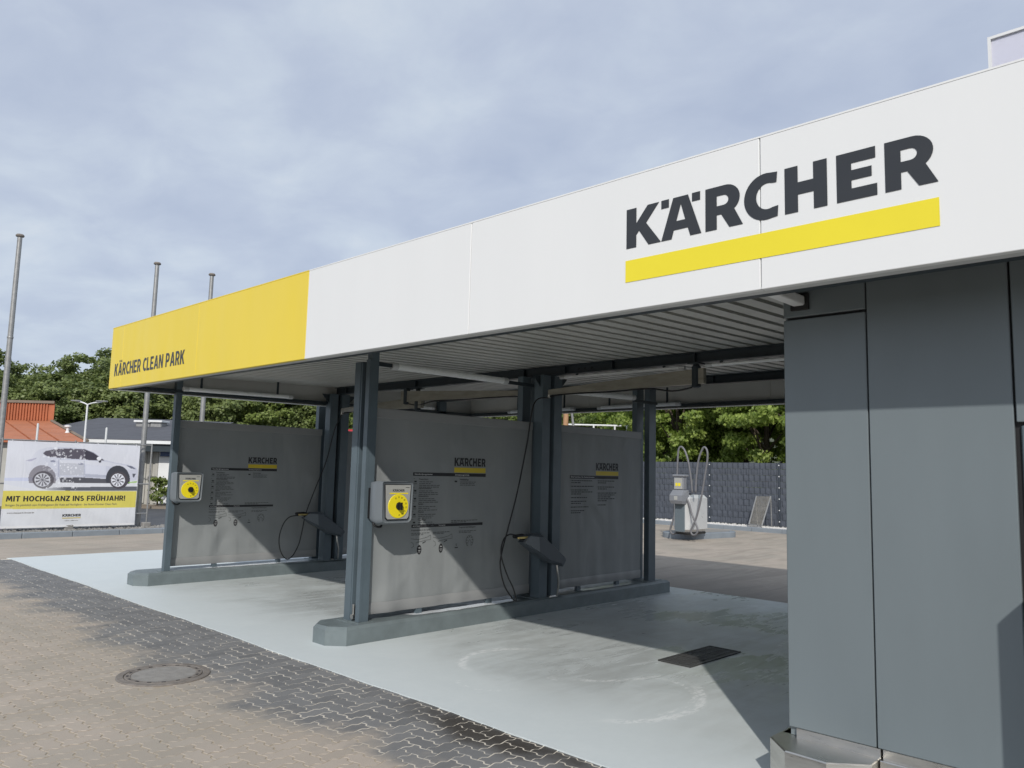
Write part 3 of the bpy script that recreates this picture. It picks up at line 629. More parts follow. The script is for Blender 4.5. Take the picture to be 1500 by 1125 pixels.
for yq in (0.0, 4.72):
    for X0, X1 in ((7.20, 7.345), (7.425, 7.57)):
        cp(cpost(X0, X1, 6.46+yq, 6.60+yq, PL, zd(X0)-.12), 'post', 'steel_paint')
        cp(cpost(X0, X1, 6.80+yq-.0, 6.93+yq-.04, PL, zd(X0)-.12), 'post', 'steel_paint')
    cp(MB().box(7.347, 7.423, 6.56+yq, 6.575+yq, PL+.02, 2.88), 'post_web', 'gap')
    cp(MB().box(7.14, 7.63, 6.445+yq, 6.93+yq, PL, PL+.008), 'base_plate', 'plinth')
    for sx in (7.195, 7.575):
        s_ = -1 if sx < 7.4 else 1
        g = MB(); g.loft([[(sx, yy, 2.90), (sx+s_*.14, yy, 2.90), (sx, yy, 2.76)] for yy in (6.50+yq, 6.51+yq)]); cp(g, 'gusset', 'beam_paint')
    for y0 in (6.54, 6.76):
        cp(cpost(9.64, 9.81, y0+yq, y0+.085+yq, PL, zd(9.7)-.12, t=.008), 'post', 'steel_paint')
    cp(MB().box(9.54, 9.93, 6.51+yq, 6.89+yq, PL, PL+.008), 'base_plate', 'plinth')
vp = onX(521, 900, 4.66)
cp(MB().tube([(4.665, 6.645, PL+.05), (4.64, 6.645, PL+.05)], .026, 10), 'drain_valve', 'steel'); cp(MB().tube([(4.66, 6.645, PL+.03), (4.66, 6.645, PL+.17)], .012, 8), 'valve_pipe', 'steel')
# fascia lettering
KY, KZ, KH = 2.757, 3.064, .247
lg = put(MB(), LOGO_M, lambda x, y: (XF-.0025, KY-x*KH, KZ+(y-.02)/.955*KH)); cp(lg, 'logo_lettering', 'black_foil')
cp(MB().box(XF-.003, XF-.0015, 1.02, 2.762, 2.856, 2.990), 'logo_bar', 'bar_yellow')
for wv in bold_words('KÄRCHER CLEAN PARK', 2.215, .168):
    cp(put(MB(), wv, lambda x, y: (XF-.0025, 11.235-x, 2.847+y)), 'lettering', 'black_foil')

# roof sign frame on the canopy ------------------------------------------
t = thing('roof_sign', 'white framed pale lilac sign panel standing on the canopy roof', 'sign', (4.2, -.2, 3.3))
for a in ((4.185, 4.215, .868, .882, 3.29, 3.87), (4.185, 4.215, -1.30, -1.286, 3.29, 3.87), (4.185, 4.215, -1.286, .868, 3.856, 3.87), (4.185, 4.215, -1.28, .862, 3.33, 3.35)): W(MB().box(*a).obj('frame', 'white_paint'), t)
W(MB().box(4.196, 4.204, -1.286, .868, 3.35, 3.856).obj('pane', 'acrylic'), t)

# ------------------------------------------------------------------ plant room building
XW, YW = 4.46, 2.068
bld = thing('plant_room', 'blue grey panelled plant room with steel base beside the bay', 'building', (XW, 0, 0))
def bp_(mb, name, m, smooth=False): return W(mb.obj(name, m, None, smooth), bld)
bp_(MB().box(XW+.03, 10.2, -4.8, YW-.015, 0, 2.90), 'wall_core', 'gap')
bp_(MB().rbox(XW, XW+.029, 1.592, YW, .30, 2.640, .004), 'wall_panel', 'wall')
bp_(MB().rbox(XW, XW+.029, 1.592, YW, 2.656, 2.93, .004), 'wall_panel', 'wall')
bp_(MB().rbox(XW, XW+.029, .900, 1.584, .30, 2.93, .004), 'wall_panel', 'wall')
bp_(MB().rbox(XW, XW+.029, -1.4, .889, 2.002, 2.93, .004), 'wall_panel', 'wall')
for a, b in ((-2.7, -1.408), (-4.0, -2.708)): bp_(MB().rbox(XW, XW+.029, a, b, .30, 2.93, .004), 'wall_panel', 'wall')
k = 0; yq = .88
while yq > -1.35:
    bp_(MB().rbox(XW+.012, XW+.0295, yq-.14, yq-.006, .30, 1.985, .006), 'door_slat', 'steel_paint'); yq -= .15
for a, b in ((4.7, 6.0), (6.01, 7.3), (7.31, 8.6), (8.61, 10.2)): bp_(MB().rbox(a, b, YW-.014, YW, .30, 2.93, .004), 'side_panel', 'wall')
bp_(MB().rbox(XW+.03, 4.69, YW-.014, YW, .30, 2.93, .004), 'side_panel', 'wall')
base = [(4.80, 2.133), (4.358, 2.133), (4.195, 1.972), (4.184, 1.744), (4.329, 1.569), (4.431, 1.572), (4.80, 1.572)]
bp_(MB().prism_z(base, .008, .25, .006), 'steel_base', 'steel')
bp_(MB().rbox(4.430, 4.80, -4.0, 1.566, .008, .25, .004), 'steel_base', 'steel')
bp_(MB().box(XW-.004, XW+.025, 1.568, 2.022, .25, .299), 'steel_upstand', 'steel')
bp_(MB().box(XW-.002, XW+.025, -4.0, 1.556, .25, .299), 'steel_upstand', 'steel')
bp_(MB().box(XW+.024, XW+.0297, 2.024, YW-.001, .252, .299), 'corner_filler', 'wall')
bp_(MB().box(XW+.03, 10.2, YW-.016, YW+.05, .008, .25), 'steel_base', 'steel')
t = thing('bracket_lamp', 'short white lamp box under the fascia by the plant room corner', 'lamp', (4.3, 1.95, 2.72))
lz = onX(1155, 436, 4.30)
W(MB().rbox(4.02, 4.44, lz[1]-.035, lz[1]+.035, lz[2]-.025, lz[2]+.03, .006).obj('housing', 'white_paint'), t)
W(MB().rbox(4.44, 4.4595, lz[1]-.055, lz[1]+.055, lz[2]-.05, lz[2]+.05, .004).obj('bracket', 'gap'), t)

# pillar added out of view, standing in for the unseen caster of the panel shadow
t = thing('shadow_pillar', 'grey pillar added out of view to cast a shadow on the wall panel', 'shadow caster', (4.13, .32, 0))
W(MB().rbox(3.90, 4.36, .10, .544, .0, .10, .01).obj('foot', 'plinth'), t); W(MB().rbox(3.91, 4.35, .11, .544, .10, 1.53, .015).obj('housing', 'box_grey'), t)
W(MB().rbox(3.897, 3.909, .18, .48, 1.0, 1.42, .004).obj('face_plate', 'plate'), t); W(MB().rbox(3.890, 3.896, .25, .41, 1.22, 1.36, .002).obj('screen', 'glassdark'), t)

# ------------------------------------------------------------------ wash bay partitions
def sheet_y(X, Z, X0, X1, z0, z1, Y, seed, _c={}):
    if seed not in _c: _c[seed] = np.random.default_rng(seed).uniform(0, 6.28, 8)
    ph = _c[seed]; u = (X-X0)/(X1-X0); v = (Z-z0)/(z1-z0)
    e = .006*math.sin(9*u+ph[0]+1.5*v)*math.sin(3*v+ph[1])+.0028*math.sin(23*u+ph[2]+2*v)
    side = math.exp(-u/.06)+math.exp(-(1-u)/.06); e += .012*side*math.sin(2.2*u/.06+ph[3])
    low = max(0, .35-v)/.35; e += .008*low*math.sin(31*u+ph[4]+3*v)+.005*low*math.sin(47*u+ph[5])
    return Y+e*.8
def panel_grid(X0, X1, z0, z1, Y, seed, nx=80, nz=44):
    xs = np.linspace(X0, X1, nx); zs = np.linspace(z0, z1, nz)
    vs = [(X, sheet_y(X, Z, X0, X1, z0, z1, Y, seed), Z) for Z in zs for X in xs]
    return MB().add(vs, [(j*nx+i, j*nx+i+1, (j+1)*nx+i+1, (j+1)*nx+i) for j in range(nz-1) for i in range(nx-1)])
def partition(dy, lab, seed, second):
    t = thing('wash_bay_partition', lab, 'partition', (7.1, 6.69+dy, 0))
    P = lambda mb, n, m, s=False: W(mb.obj(n, m, None, s), t)
    yl, yr = 6.433+dy, 6.95+dy
    pl = [(10.03, yl), (4.448, yl), (4.307, yl+.153), (4.307, yr-.153), (4.448, yr), (10.03, yr)]
    Pn = np.array(pl); ins = [(10.0, yl+.03), (4.465, yl+.03), (4.337, yl+.165), (4.337, yr-.165), (4.465, yr-.03), (10.0, yr-.03)]
    P(MB().loft([[(x, y, .004) for x, y in pl], [(x, y, PL-.028) for x, y in pl], [(x, y, PL) for x, y in ins]]), 'plinth', 'plinth')
    Y = 6.605+dy
    for (X0, X1, sd_) in ((4.80, 7.17, seed), (7.60, 9.52, seed+1)):
        P(panel_grid(X0, X1, .30, 2.24, Y, sd_), 'tarpaulin_panel', 'tarp', True)
        P(MB().rbox(X0-.01, X1+.01, Y-.012, Y+.016, 2.215, 2.315, .006), 'top_hem', 'hem')
        hm = MB().add([(X, sheet_y(X, .33, X0, X1, .30, 2.24, Y-.008, sd_)+o, Z) for Z, o in ((.236, .004), (.26, -.003), (.33, -.003), (.347, .002)) for X in np.linspace(X0, X1, 80)], [(r_*80+i, r_*80+i+1, r_*80+81+i, r_*80+80+i) for r_ in range(3) for i in range(79)]); P(hm, 'bottom_hem', 'hem', True)
        P(MB().tube([(X0-.02, Y+.02, 2.30), (X1+.03, Y+.02, 2.30)], .018, 8), 'top_rail', 'steel_paint')
        P(MB().tube([(X0-.02, Y+.02, .25), (X1+.03, Y+.02, .25)], .016, 8), 'bottom_rail', 'steel_paint')
        for q in (.28, .72):
            xx = X0+(X1-X0)*q; P(MB().box(xx-.035, xx+.035, Y-.004, Y+.04, PL, .232), 'rail_support', 'steel_paint')
        if second: P(MB().box(X0, X1, Y+.165, Y+.169, .25, 2.30), 'rear_tarpaulin', 'tarp')
        # wet film on the plinth, the sky's reflection painted in as near-white colour
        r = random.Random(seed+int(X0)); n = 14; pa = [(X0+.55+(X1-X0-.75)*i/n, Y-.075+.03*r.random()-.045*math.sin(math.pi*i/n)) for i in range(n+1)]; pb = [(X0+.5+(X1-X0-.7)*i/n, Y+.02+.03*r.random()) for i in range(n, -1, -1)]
        P(MB().add([(x, y, PL+.003) for x, y in pa+pb], [tuple(range(2*n+2))]), 'painted_wet_sheen', 'wet')
    # print, front panel
    Yp = Y-.0125; dz = -.02 if dy else 0
    def on(x, z, o): return sheet_y(x, z, *((4.80, 7.17) if x < 7.3 else (7.60, 9.52)), .30, 2.24, Y, seed if x < 7.3 else seed+1)-o
    F = lambda x, y: (x, on(x, y+dz, .0022), y+dz)
    def logo(x0, x1, zbase, hgt): return scale2(LOGO_M, (x1-x0)/7.04, hgt, x0, zbase-.02*hgt)
    P(put(MB(), logo(5.90, 6.385, 1.745, .098), F), 'logo_lettering', 'black_print'); P(put(MB(), rect2(5.90, 6.385, 1.672, 1.728), F), 'logo_bar', 'print_yellow')
    k = MB(); g = MB(); wh = MB(); gw = MB()
    put(k, rect2(5.315, 6.39, 1.628, 1.664), F); put(k, rect2(5.32, 6.36, 1.078, 1.108), F)
    Fw = lambda x, y: (x, on(x, y+dz, .0034), y+dz)
    put(wh, scale2(fit_text('Standardprogramme', .25, .016, .01), 1, 1, 5.335, 1.639), Fw); put(wh, scale2(fit_text('Sonderprogramme', .21, .016, .01), 1, 1, 5.915, 1.639), Fw)
    put(wh, scale2(fit_text('ACHTUNG!', .10, .014, .01), 1, 1, 5.335, 1.087), Fw); put(wh, scale2(fit_text('Vorsicht', .10, .014, .0), 1, 1, 5.70, 1.087), Fw)
    rr = random.Random(3)
    def words(mb, x, z, width, h=.0075):
        xe = x+width
        while x < xe-.02:
            w_ = min(rr.uniform(.02, .06), xe-x); put(mb, rect2(x, x+w_, z, z+h), F); x += w_+.009
    zc = 1.585
    for i, hd in enumerate(('Powerschaum', 'Hochdruckwäsche', 'Schaumbürste', 'Spülen', 'Wachsen', 'Top-Pflege')):
        put(k, scale2(fit_text(hd, .0118*len(hd), .017, .012), 1, 1, 5.40, zc), F)
        put(k, rect2(5.325, 5.375, zc-.045, zc-.040), F); put(k, scale2(rect2(-1, 1, -.5, .5), .016, .016, 5.352, zc-.018), F); put(k, rect2(5.325, 5.34, zc+.012, zc+.016), F)
        for j in range(3 if i else 4): words(g, 5.405, zc-.024-j*.019, rr.uniform(.16, .30))
        zc -= .084 if i else .098
    put(k, scale2(fit_text('Intensivpflege', .13, .016, .012), 1, 1, 5.99, 1.587), F); put(k, scale2(rect2(-1, 1, -.5, .5), .018, .018, 5.93, 1.572), F)
    for j in range(3): words(g, 5.99, 1.563-j*.018, rr.uniform(.2, .28))
    for j in range(2): words(k, 5.88, 1.135-j*.017, .42-j*.2, .006)
    for (x, z, s_) in ((5.32, 1.045, 'Programmwahl in der Lanze'), (6.0, 1.055, 'Programmwahl Bediengerät')): put(k, scale2(fit_text(s_, .0105*len(s_), .014, .012), 1, 1, x, z), F)
    for x in (5.32, 5.62, 6.0):
        for j in range(2): words(g, x, 1.015-j*.016, .26-j*.08)
    # lance pictograms, display ovals and hand dial
    for x0 in (5.32, 5.63):
        for pts in ([(0, .965), (.08, .952), (.14, .958), (.23, .975), (.27, .995), (.275, .945), (.20, .94), (.13, .93), (.07, .92)], [(0, .93), (.03, .915), (.04, .885), (.01, .87)]):
            put(k, strip2([(x0+a, b) for a, b in pts], .003), F)
        put(k, oval2(x0+.115, .845, .031, .050, 18), F); put(gw, rect2(x0+.099, x0+.131, .858, .870), Fw); put(gw, rect2(x0+.097, x0+.133, .832, .840), Fw); put(gw, rect2(x0+.103, x0+.127, .818, .824), Fw)
        put(k, strip2([(x0+.16, .912), (x0+.20, .927)], .009), F)
    put(k, strip2([(6.165+.055*math.cos(a), .905+.062*math.sin(a)) for a in np.linspace(-1.0, 4.2, 22)], .0035), F); put(k, strip2([(6.14, .85), (6.145, .90), (6.165, .92), (6.185, .90), (6.19, .85)], .003), F)
    for a in np.linspace(-.4, 3.6, 7): put(k, oval2(6.165+.042*math.cos(a), .905+.047*math.sin(a), .006, .007, 6), F)
    put(k, rect2(5.945, 5.99, .835, .845), F); put(k, strip2([(5.967, .86), (5.959, .875), (5.967, .885), (5.975, .875), (5.967, .86)], .003), F)
    P(k, 'printed_headings', 'black_print')['kind'] = 'stuff'; P(g, 'printed_fine_text', 'grey_print')['kind'] = 'stuff'; P(wh, 'printed_white_text', 'white_print'); P(gw, 'printed_display', 'hem')
    # print, rear panel
    P(put(MB(), logo(8.475, 8.98, 1.745, .105), F), 'logo_lettering', 'black_print'); P(put(MB(), rect2(8.475, 8.98, 1.675, 1.732), F), 'logo_bar', 'print_yellow')
    k = MB(); wh = MB(); put(k, rect2(7.915, 8.98, 1.628, 1.668), F); put(wh, scale2(fit_text('Bitte beachten Sie: Bedienhinweise', .50, .017, .01), 1, 1, 7.935, 1.641), Fw)
    z1 = 1.595
    for L in (2, 1, 3, 1, 2, 1, 2):
        put(k, rect2(7.925, 7.932, z1+.003, z1+.010), F)
        for j in range(L): words(k, 7.95, z1, rr.uniform(.28, .47) if j < L-1 or L == 1 else .2, .011); z1 -= .026
        z1 -= .022
    z1 = 1.595
    for L in (2, 2, 5, 1):
        put(k, rect2(8.50, 8.507, z1+.003, z1+.010), F)
        for j in range(L): words(k, 8.52, z1, rr.uniform(.26, .44) if j < L-1 else .2, .011); z1 -= .026
        z1 -= .030
    P(k, 'printed_headings', 'black_print')['kind'] = 'stuff'; P(wh, 'printed_white_text', 'white_print')
    return t
def strip2(pts, w_):
    vs, fs = [], []
    for i in range(len(pts)-1):
        a, b = np.array(pts[i], float), np.array(pts[i+1], float); d = b-a; L = np.linalg.norm(d)+1e-9; n_ = np.array([-d[1], d[0]])/L*w_/2; e = d/L*w_*.3
        o = len(vs); vs += [tuple(a-e-n_), tuple(b+e-n_), tuple(b+e+n_), tuple(a-e+n_)]; fs.append((o, o+1, o+2, o+3))
    return vs, fs
def oval2(cx, cy, rx, ry, n=16): return [(cx+rx*math.cos(2*math.pi*i/n), cy+ry*math.sin(2*math.pi*i/n)) for i in range(n)], [tuple(range(n))]
DY = 4.76
partition(0.0, 'grey tarpaulin partition on a plinth, in front of the double steel post', 11, True)
partition(DY, 'grey tarpaulin partition on a plinth at the yellow end of the canopy', 23, False)

# control boxes -----------------------------------------------------------
def control_box(dy, lab):
    t = thing('control_box', lab, 'control box', (4.70, 6.54+dy, 1.13), 0)
    # local frame: origin at post; face looks to -Y and a little to -X
    o = Vector((4.86, 6.36+dy, 1.36)); a = math.radians(0); ca, sa = math.cos(a), math.sin(a)
    def G(x, y, z): return (o.x+x*ca-y*sa, o.y+x*sa+y*ca, o.z+z)
    def loop(y, w0, w1, z0, z1, r): # shield outline: straight top, rounded bottom
        p = [(-w1, z1), (-w1+.012, z1+.012), (w1-.012, z1+.012), (w1, z1), (w0, z0+r)]
        p += [(w0-r+r*math.cos(b), z0+r+r*math.sin(b)) for b in np.linspace(-.3, -1.4, 4)]
        p += [(-w0+r-r*math.cos(b), z0+r+r*math.sin(b)) for b in np.linspace(-1.4, -.3, 4)]
        p += [(-w0, z0+r)]
        return [G(x, y, z) for x, z in p]
    h = W(MB().loft([loop(-.085, .170, .178, -.185, .19, .05), loop(-.095, .180, .190, -.195, .195, .05), loop(-.02, .205, .205, -.215, .20, .06), loop(.10, .19, .19, -.20, .19, .06), loop(.17, .12, .14, -.13, .15, .05)]).obj('housing', 'box_grey', None, 'auto'), t)
    def plate(y0, y1, w0, w1, z0, z1): return MB().loft([[G(-w1, y, z1), G(w1, y, z1), G(w0, y, z0+.02), G(w0-.02, y, z0), G(-w0+.02, y, z0), G(-w0, y, z0+.02)] for y in (y0, y1)])
    W(plate(-.0975, -.090, .147, .164, -.164, .184).obj('plate_seal', 'gap'), t); W(plate(-.0995, -.0976, .140, .157, -.157, .177).obj('face_plate', 'plate'), t)
    n = 36
    W(MB().loft([[G(.004+.124*math.cos(2*math.pi*i/n)*s_, y, -.03+.118*math.sin(2*math.pi*i/n)*s_) for i in range(n)] for y, s_ in ((-.099, 1), (-.104, 1), (-.106, .985))]).obj('dial', 'dial'), t)
    kn = MB().loft([[G(.012+r*math.cos(2*math.pi*i/20), y, -.03+r*math.sin(2*math.pi*i/20)) for i in range(20)] for y, r in ((-.105, .040), (-.118, .038), (-.120, .030))])
    kn.loft([[G(.012+x, y, -.03+z) for x, z in ((-.011, .036), (.011, .036), (.013, -.036), (-.013, -.036))] for y in (-.119, -.150)]); W(kn.obj('knob', 'black_plastic'), t)
    lm = put(MB(), scale2(LOGO_M, .145/7.04, .024, -.068, .112), lambda x, z: G(x, -.1003, z)); W(lm.obj('logo_lettering', 'black_print'), t)
    W(put(MB(), rect2(-.105, .125, .089, .101), lambda x, z: G(x, -.1003, z)).obj('logo_bar', 'dial'), t)
    for b in np.linspace(-1.5, 2.1, 9):
        ic = MB()
        cx, cz = .012+.088*math.cos(b), -.03+.088*math.sin(b)
        put(ic, strip2([(cx-.008, cz-.006), (cx+.008, cz-.006), (cx+.006, cz+.006), (cx-.006, cz+.006), (cx-.008, cz-.006)], .003), lambda x, z: G(x, -.1065, z)); W(ic.obj('dial_symbol', 'black_print'), t)
    W(put(MB(), rect2(.09, .14, .150, .155), lambda x, z: G(x, -.1003, z)).obj('type_mark', 'black_print'), t)
    W(MB().box(4.70, 4.82, 6.47+dy, 6.538+dy, 1.20, 1.50).obj('mounting_bracket', 'black_plastic'), t)
    c = [(4.72, 6.47+dy, 1.25), (4.70, 6.44+dy, 1.17), (4.72, 6.42+dy, 1.125), (4.78, 6.42+dy, 1.12), (4.82, 6.45+dy, 1.15)]; W(MB().tube(smooth_path(c, 5), .011, 8).obj('cable', 'black_plastic', None, True), t)
    W(MB().tube([G(.20, .0, -.05), G(.225, .0, -.055)], .012, 8).obj('side_latch', 'black_plastic'), t)
    return t
def smooth_path(P, k=6):
    P = [np.array(p, float) for p in P]; out = []; n = len(P)
    for i in range(n-1):
        p0, p1, p2, p3 = P[max(i-1, 0)], P[i], P[i+1], P[min(i+2, n-1)]
        for s in range(k):
            t = s/k; out.append(.5*((2*p1)+(-p0+p2)*t+(2*p0-5*p1+4*p2-p3)*t*t+(-p0+3*p1-3*p2+p3)*t**3))
    return out+[P[-1]]
control_box(0.0, 'grey control box with yellow dial on the double steel post')
control_box(DY, 'grey control box with yellow dial on the post under the yellow fascia')

# lance holders, hoses and booms -------------------------------------------
def zp(x, y): return 730+x/5.77, 740+y/5.77
def lance(dy, lab):
    t = thing('spray_lance_holder', lab, 'lance holder', (7.2, 6.38+dy, PL))
    poly = []
    for q in ((255, 240), (325, 237), (372, 280), (540, 442), (541, 462), (515, 515), (400, 480), (240, 362), (185, 312)):
        p = onY(*zp(*q), 6.36); poly.append((p[0], p[2]))
    ctr = np.mean(np.array(poly), 0)
    def L(y, s): return [(ctr[0]+(x-ctr[0])*s, y, ctr[1]+(z-ctr[1])*s) for x, z in poly]
    W(MB().loft([L(6.265+dy, .80), L(6.30+dy, 1.0), L(6.40+dy, 1.0), L(6.415+dy, .94)]).obj('holder_body', 'holder'), t)
    lid_ = [(onY(*zp(*q), 6.265)[0], onY(*zp(*q), 6.265)[2]) for q in ((268, 262), (345, 268), (352, 395), (262, 335), (225, 315))]
    W(MB().loft([[(x, 6.262+dy, z) for x, z in lid_], [(x, 6.30+dy, z) for x, z in lid_]]).obj('holder_cover', 'box_grey'), t)
    W(MB().box(7.24, 7.34, 6.405+dy, 6.459+dy, .70, .84).obj('mounting_bracket', 'steel_paint'), t)
    g0 = onY(*zp(130, 265), 6.33); g1 = onY(*zp(262, 285), 6.33)
    W(MB().tube([(g0[0], 6.33+dy, g0[2]), (g0[0]*.5+g1[0]*.5, 6.33+dy, g0[2]-.005), (g1[0]+.05, 6.33+dy, g1[2]-.02)], [.020, .034, .045], 10).obj('spray_gun', 'black_plastic'), t)
    W(MB().rbox(g0[0]+.03, g1[0]-.05, 6.288+dy, 6.298+dy, g0[2]-.028, g0[2]-.004, .004).obj('gun_collar', 'brass'), t)
    l0 = onY(*zp(495, 500), 6.34); l1 = onY(*zp(500, 560), 6.34); l2 = onY(*zp(528, 760), 6.34)
    W(MB().tube(smooth_path([(l0[0], 6.34+dy, l0[2]), (l1[0], 6.34+dy, l1[2]), ((l1[0]+l2[0])/2+.012, 6.36+dy, (l1[2]+l2[2])/2), (l2[0], 6.40+dy, PL+.02)], 4), .013, 8).obj('drain_pipe', 'steel', None, True), t)
    W(MB().rbox(l2[0]-.09, l2[0]+.07, 6.44+dy, 6.52+dy, PL, PL+.02, .004).obj('foot_plate', 'steel'), t)
    return t
lance(0, 'dark grey spray lance holder on the middle post of the partition nearer the plant room')
lance(DY, 'dark grey spray lance holder on the middle post of the partition at the yellow end')
def boom(label, pivot, tip, drop):
    t = thing('swivel_boom', label, 'boom', (pivot[0], pivot[1], pivot[2]))
    p = np.array(pivot, float); q = np.array(tip, float); d = q-p; d /= np.linalg.norm(d); s_ = np.cross(d, [0, 0, 1.0]); s_ /= np.linalg.norm(s_); up = np.array([0, 0, 1.0])
    def sec(c, hw, ht, hb): return [tuple(c-s_*hw-up*hb), tuple(c+s_*hw-up*hb), tuple(c+s_*hw+up*ht), tuple(c-s_*hw+up*ht)]
    W(MB().loft([sec(p-d*.10, .032, .075, .095), sec(p+d*.5, .030, .065, .075), sec(q, .022, .028, .032)]).obj('arm', 'steel_dull'), t)
    W(MB().lathe([(.03, -.13), (.05, -.12), (.05, .10), (.035, .11), (.035, drop)], pivot, 14).obj('pivot_bearing', 'beam_paint'), t)
    W(MB().box(p[0]-.07, p[0]+.07, p[1]-.07, p[1]+.07, p[2]+drop-.012, p[2]+drop).obj('mounting_plate', 'beam_paint'), t)
    W(MB().tube([q-d*.02+up*.03, q-d*.0-up*.07], .022, 8).obj('hose_swivel', 'steel'), t)
    hp = smooth_path([p+d*.05-up*.12, p+d*.28-up*.14, p+d*.6-up*.085, p+d*1.1-up*.075, q-d*.25-up*.045, q-up*.06], 5)
    W(MB().tube(hp, .010, 6).obj('hose_run', 'black_plastic', None, True), t)
boom('stainless swivel boom reaching from the beam towards the partition nearer the plant room', (7.40, 4.42, 2.775), (7.27, 6.42, 2.69), .136)
boom('stainless swivel boom reaching over the partition with the double post', (7.40, 9.42, 2.80), (7.55, 7.12, 2.745), .111)
bt = onY(501, 601, 11.05)
boom('stainless swivel boom reaching to the partition at the yellow end', (7.44, 9.20, 2.70), (bt[0], 11.05, bt[2]), .211)
# high pressure hoses hanging from the booms to the guns
def hose(label, pts):
    o = MB().tube(smooth_path(pts, 7), .0085, 8).obj('pressure_hose', 'black_plastic', None, True); return tag(o, label, 'hose')
hp = [(7.27, 6.42, 2.62)]+[tuple(onY(x, y, 6.36)) for x, y in ((783, 590), (772, 650), (758, 720), (744, 775), (735, 810), (733, 832), (739, 858), (751, 877))]
hp += [tuple(onY(x, y, 6.33)) for x, y in ((756, 879), (752, 862), (744, 845), (736, 822), (734, 806), (738, 790), (746, 783), (756, 784))]
hose('black pressure hose hanging beside the partition with the double post', hp)
hp = [(bt[0], 11.05, bt[2]-.07)]+[tuple(onY(x, y, 11.1)) for x, y in ((490, 630), (478, 675), (462, 715), (448, 752), (443, 775), (438, 796), (430, 812), (421, 819), (413, 812), (409, 798), (410, 782), (416, 766), (425, 757), (438, 755))]
hose('black pressure hose looped beside the partition at the yellow end', hp)
# tube lamps -----------------------------------------------------------------
def lamp(label, a, b, hang, r=.030, arms=()):
    a = np.array(a, float); b = np.array(b, float); t = thing('tube_lamp', label, 'lamp', tuple((a+b)/2)); d = (b-a)/np.linalg.norm(b-a)
    W(MB().tube([a+d*.07, b-d*.07], r, 14).obj('opal_tube', 'tube', None, 'auto'), t)
    for e, s_ in ((a, 1), (b, -1)): W(MB().tube([e, e+d*.075*s_], r*1.12, 14).obj('end_cap', 'trim', None, 'auto'), t)
    for x0, x1 in arms: W(MB().box(x0, x1, a[1]-.02, a[1]+.02, a[2]-.02, a[2]+.02).obj('support_arm', 'beam_paint'), t)
    for f in (() if arms else (.15, .85)):
        c = a+(b-a)*f; W(MB().box(c[0]-.012, c[0]+.012, c[1]-.012, c[1]+.012, c[2]+r*.6, zd(c[0])-.001 if hang is None else hang).obj('hanger', 'beam_paint'), t)
lamp('white tube lamp above the front panel of the double post partition', (4.98, 6.62, 2.775), (6.72, 6.62, 2.785), None, .036, ((4.766, 4.985), (6.715, 7.19)))
lamp('white tube lamp above the rear panel of the double post partition', (7.62, 6.42, 2.735), (9.08, 6.42, 2.775), None, .036, ((7.575, 7.625), (9.075, 9.64)))
lamp('white tube lamp along the inside of the yellow end, towards the front', (4.72, 11.14, 2.755), (6.46, 11.14, 2.785), None)
lamp('white tube lamp along the inside of the yellow end, behind the middle post', (7.7, 11.14, 2.80), (9.4, 11.14, 2.83), None)
lamp('white tube lamp along the middle beam beside the plant room', (7.40, 3.1, 2.880), (7.40, 4.30, 2.880), 2.9135, .018)
lamp('white tube lamp along the middle beam beside the double post partition', (7.40, 4.56, 2.880), (7.40, 6.35, 2.880), 2.9135, .018)
lamp('white tube lamp on the inner face of the rear fascia', (10.42, 6.50, 2.80), (10.42, 8.1, 2.80), None)
lamp('white tube lamp on the rear fascia near the yellow end', (10.42, 8.6, 2.80), (10.42, 10.2, 2.80), None)

# ------------------------------------------------------------------ left: banner, poles
def wrinkle(X, z):
    return 20.40+.008*math.sin(X*4.1+z*1.2)+.003*math.sin(X*9+z*4)+.008*max(0, (.75-z))*math.sin(9*(X+z*1.5))+.004*math.sin(z*8+X*2)
BX0, BX1, BZ0, BZ1 = 4.79, 7.67, .16, 2.11
def zoomc(X, z):
    u = (X-BX0)/(BX1-BX0); v = (BZ1-z)/(BZ1-BZ0)
    x = (1-v)*((1-u)*80+u*1475)+v*((1-u)*5+u*1412); y = (1-v)*((1-u)*45+u*78)+v*((1-u)*962+u*915); return x, y
def inpoly(x, y, P):
    P = np.array(P, float); c = np.zeros(x.shape, bool); j = len(P)-1
    for i in range(len(P)):
        xi, yi = P[i]; xj, yj = P[j]; cond = ((yi > y) != (yj > y)) & (x < (xj-xi)*(y-yi)/(yj-yi+1e-9)+xi); c ^= cond; j = i
    return c
def lin(r, g, b): return np.array([((c/255+.055)/1.055)**2.4 if c > 10 else c/255/12.92 for c in (r, g, b)])
NX, NZ = 300, 205
gx, gz_ = np.meshgrid(np.linspace(BX0, BX1, NX), np.linspace(BZ0, BZ1, NZ)); zx, zy = zoomc(gx, gz_)
img = np.ones((NZ, NX, 3))*lin(214, 216, 223)
def paint(mask, col, a=1.0):
    a = np.where(mask, a, 0.0)[..., None] if not isinstance(a, np.ndarray) else (np.where(mask, a, 0.0))[..., None]
    img[:] = img*(1-a)+lin(*col)*a
fade = np.clip((zx-200)/420, .25, 1)     # the photo on the banner fades out to the left
paint((zy < 520), (216, 218, 227), .6)
paint(inpoly(zx, zy, [(20, 440), (330, 430), (360, 560), (20, 500)]), (196, 202, 226), .8)
paint(zy > 470, (217, 219, 223), .7)
paint(inpoly(zx, zy, [(370, 545), (620, 530), (1440, 515), (1440, 562), (480, 566)]), (70, 74, 84), np.clip((zx-360)/300, 0, 1)*.92)
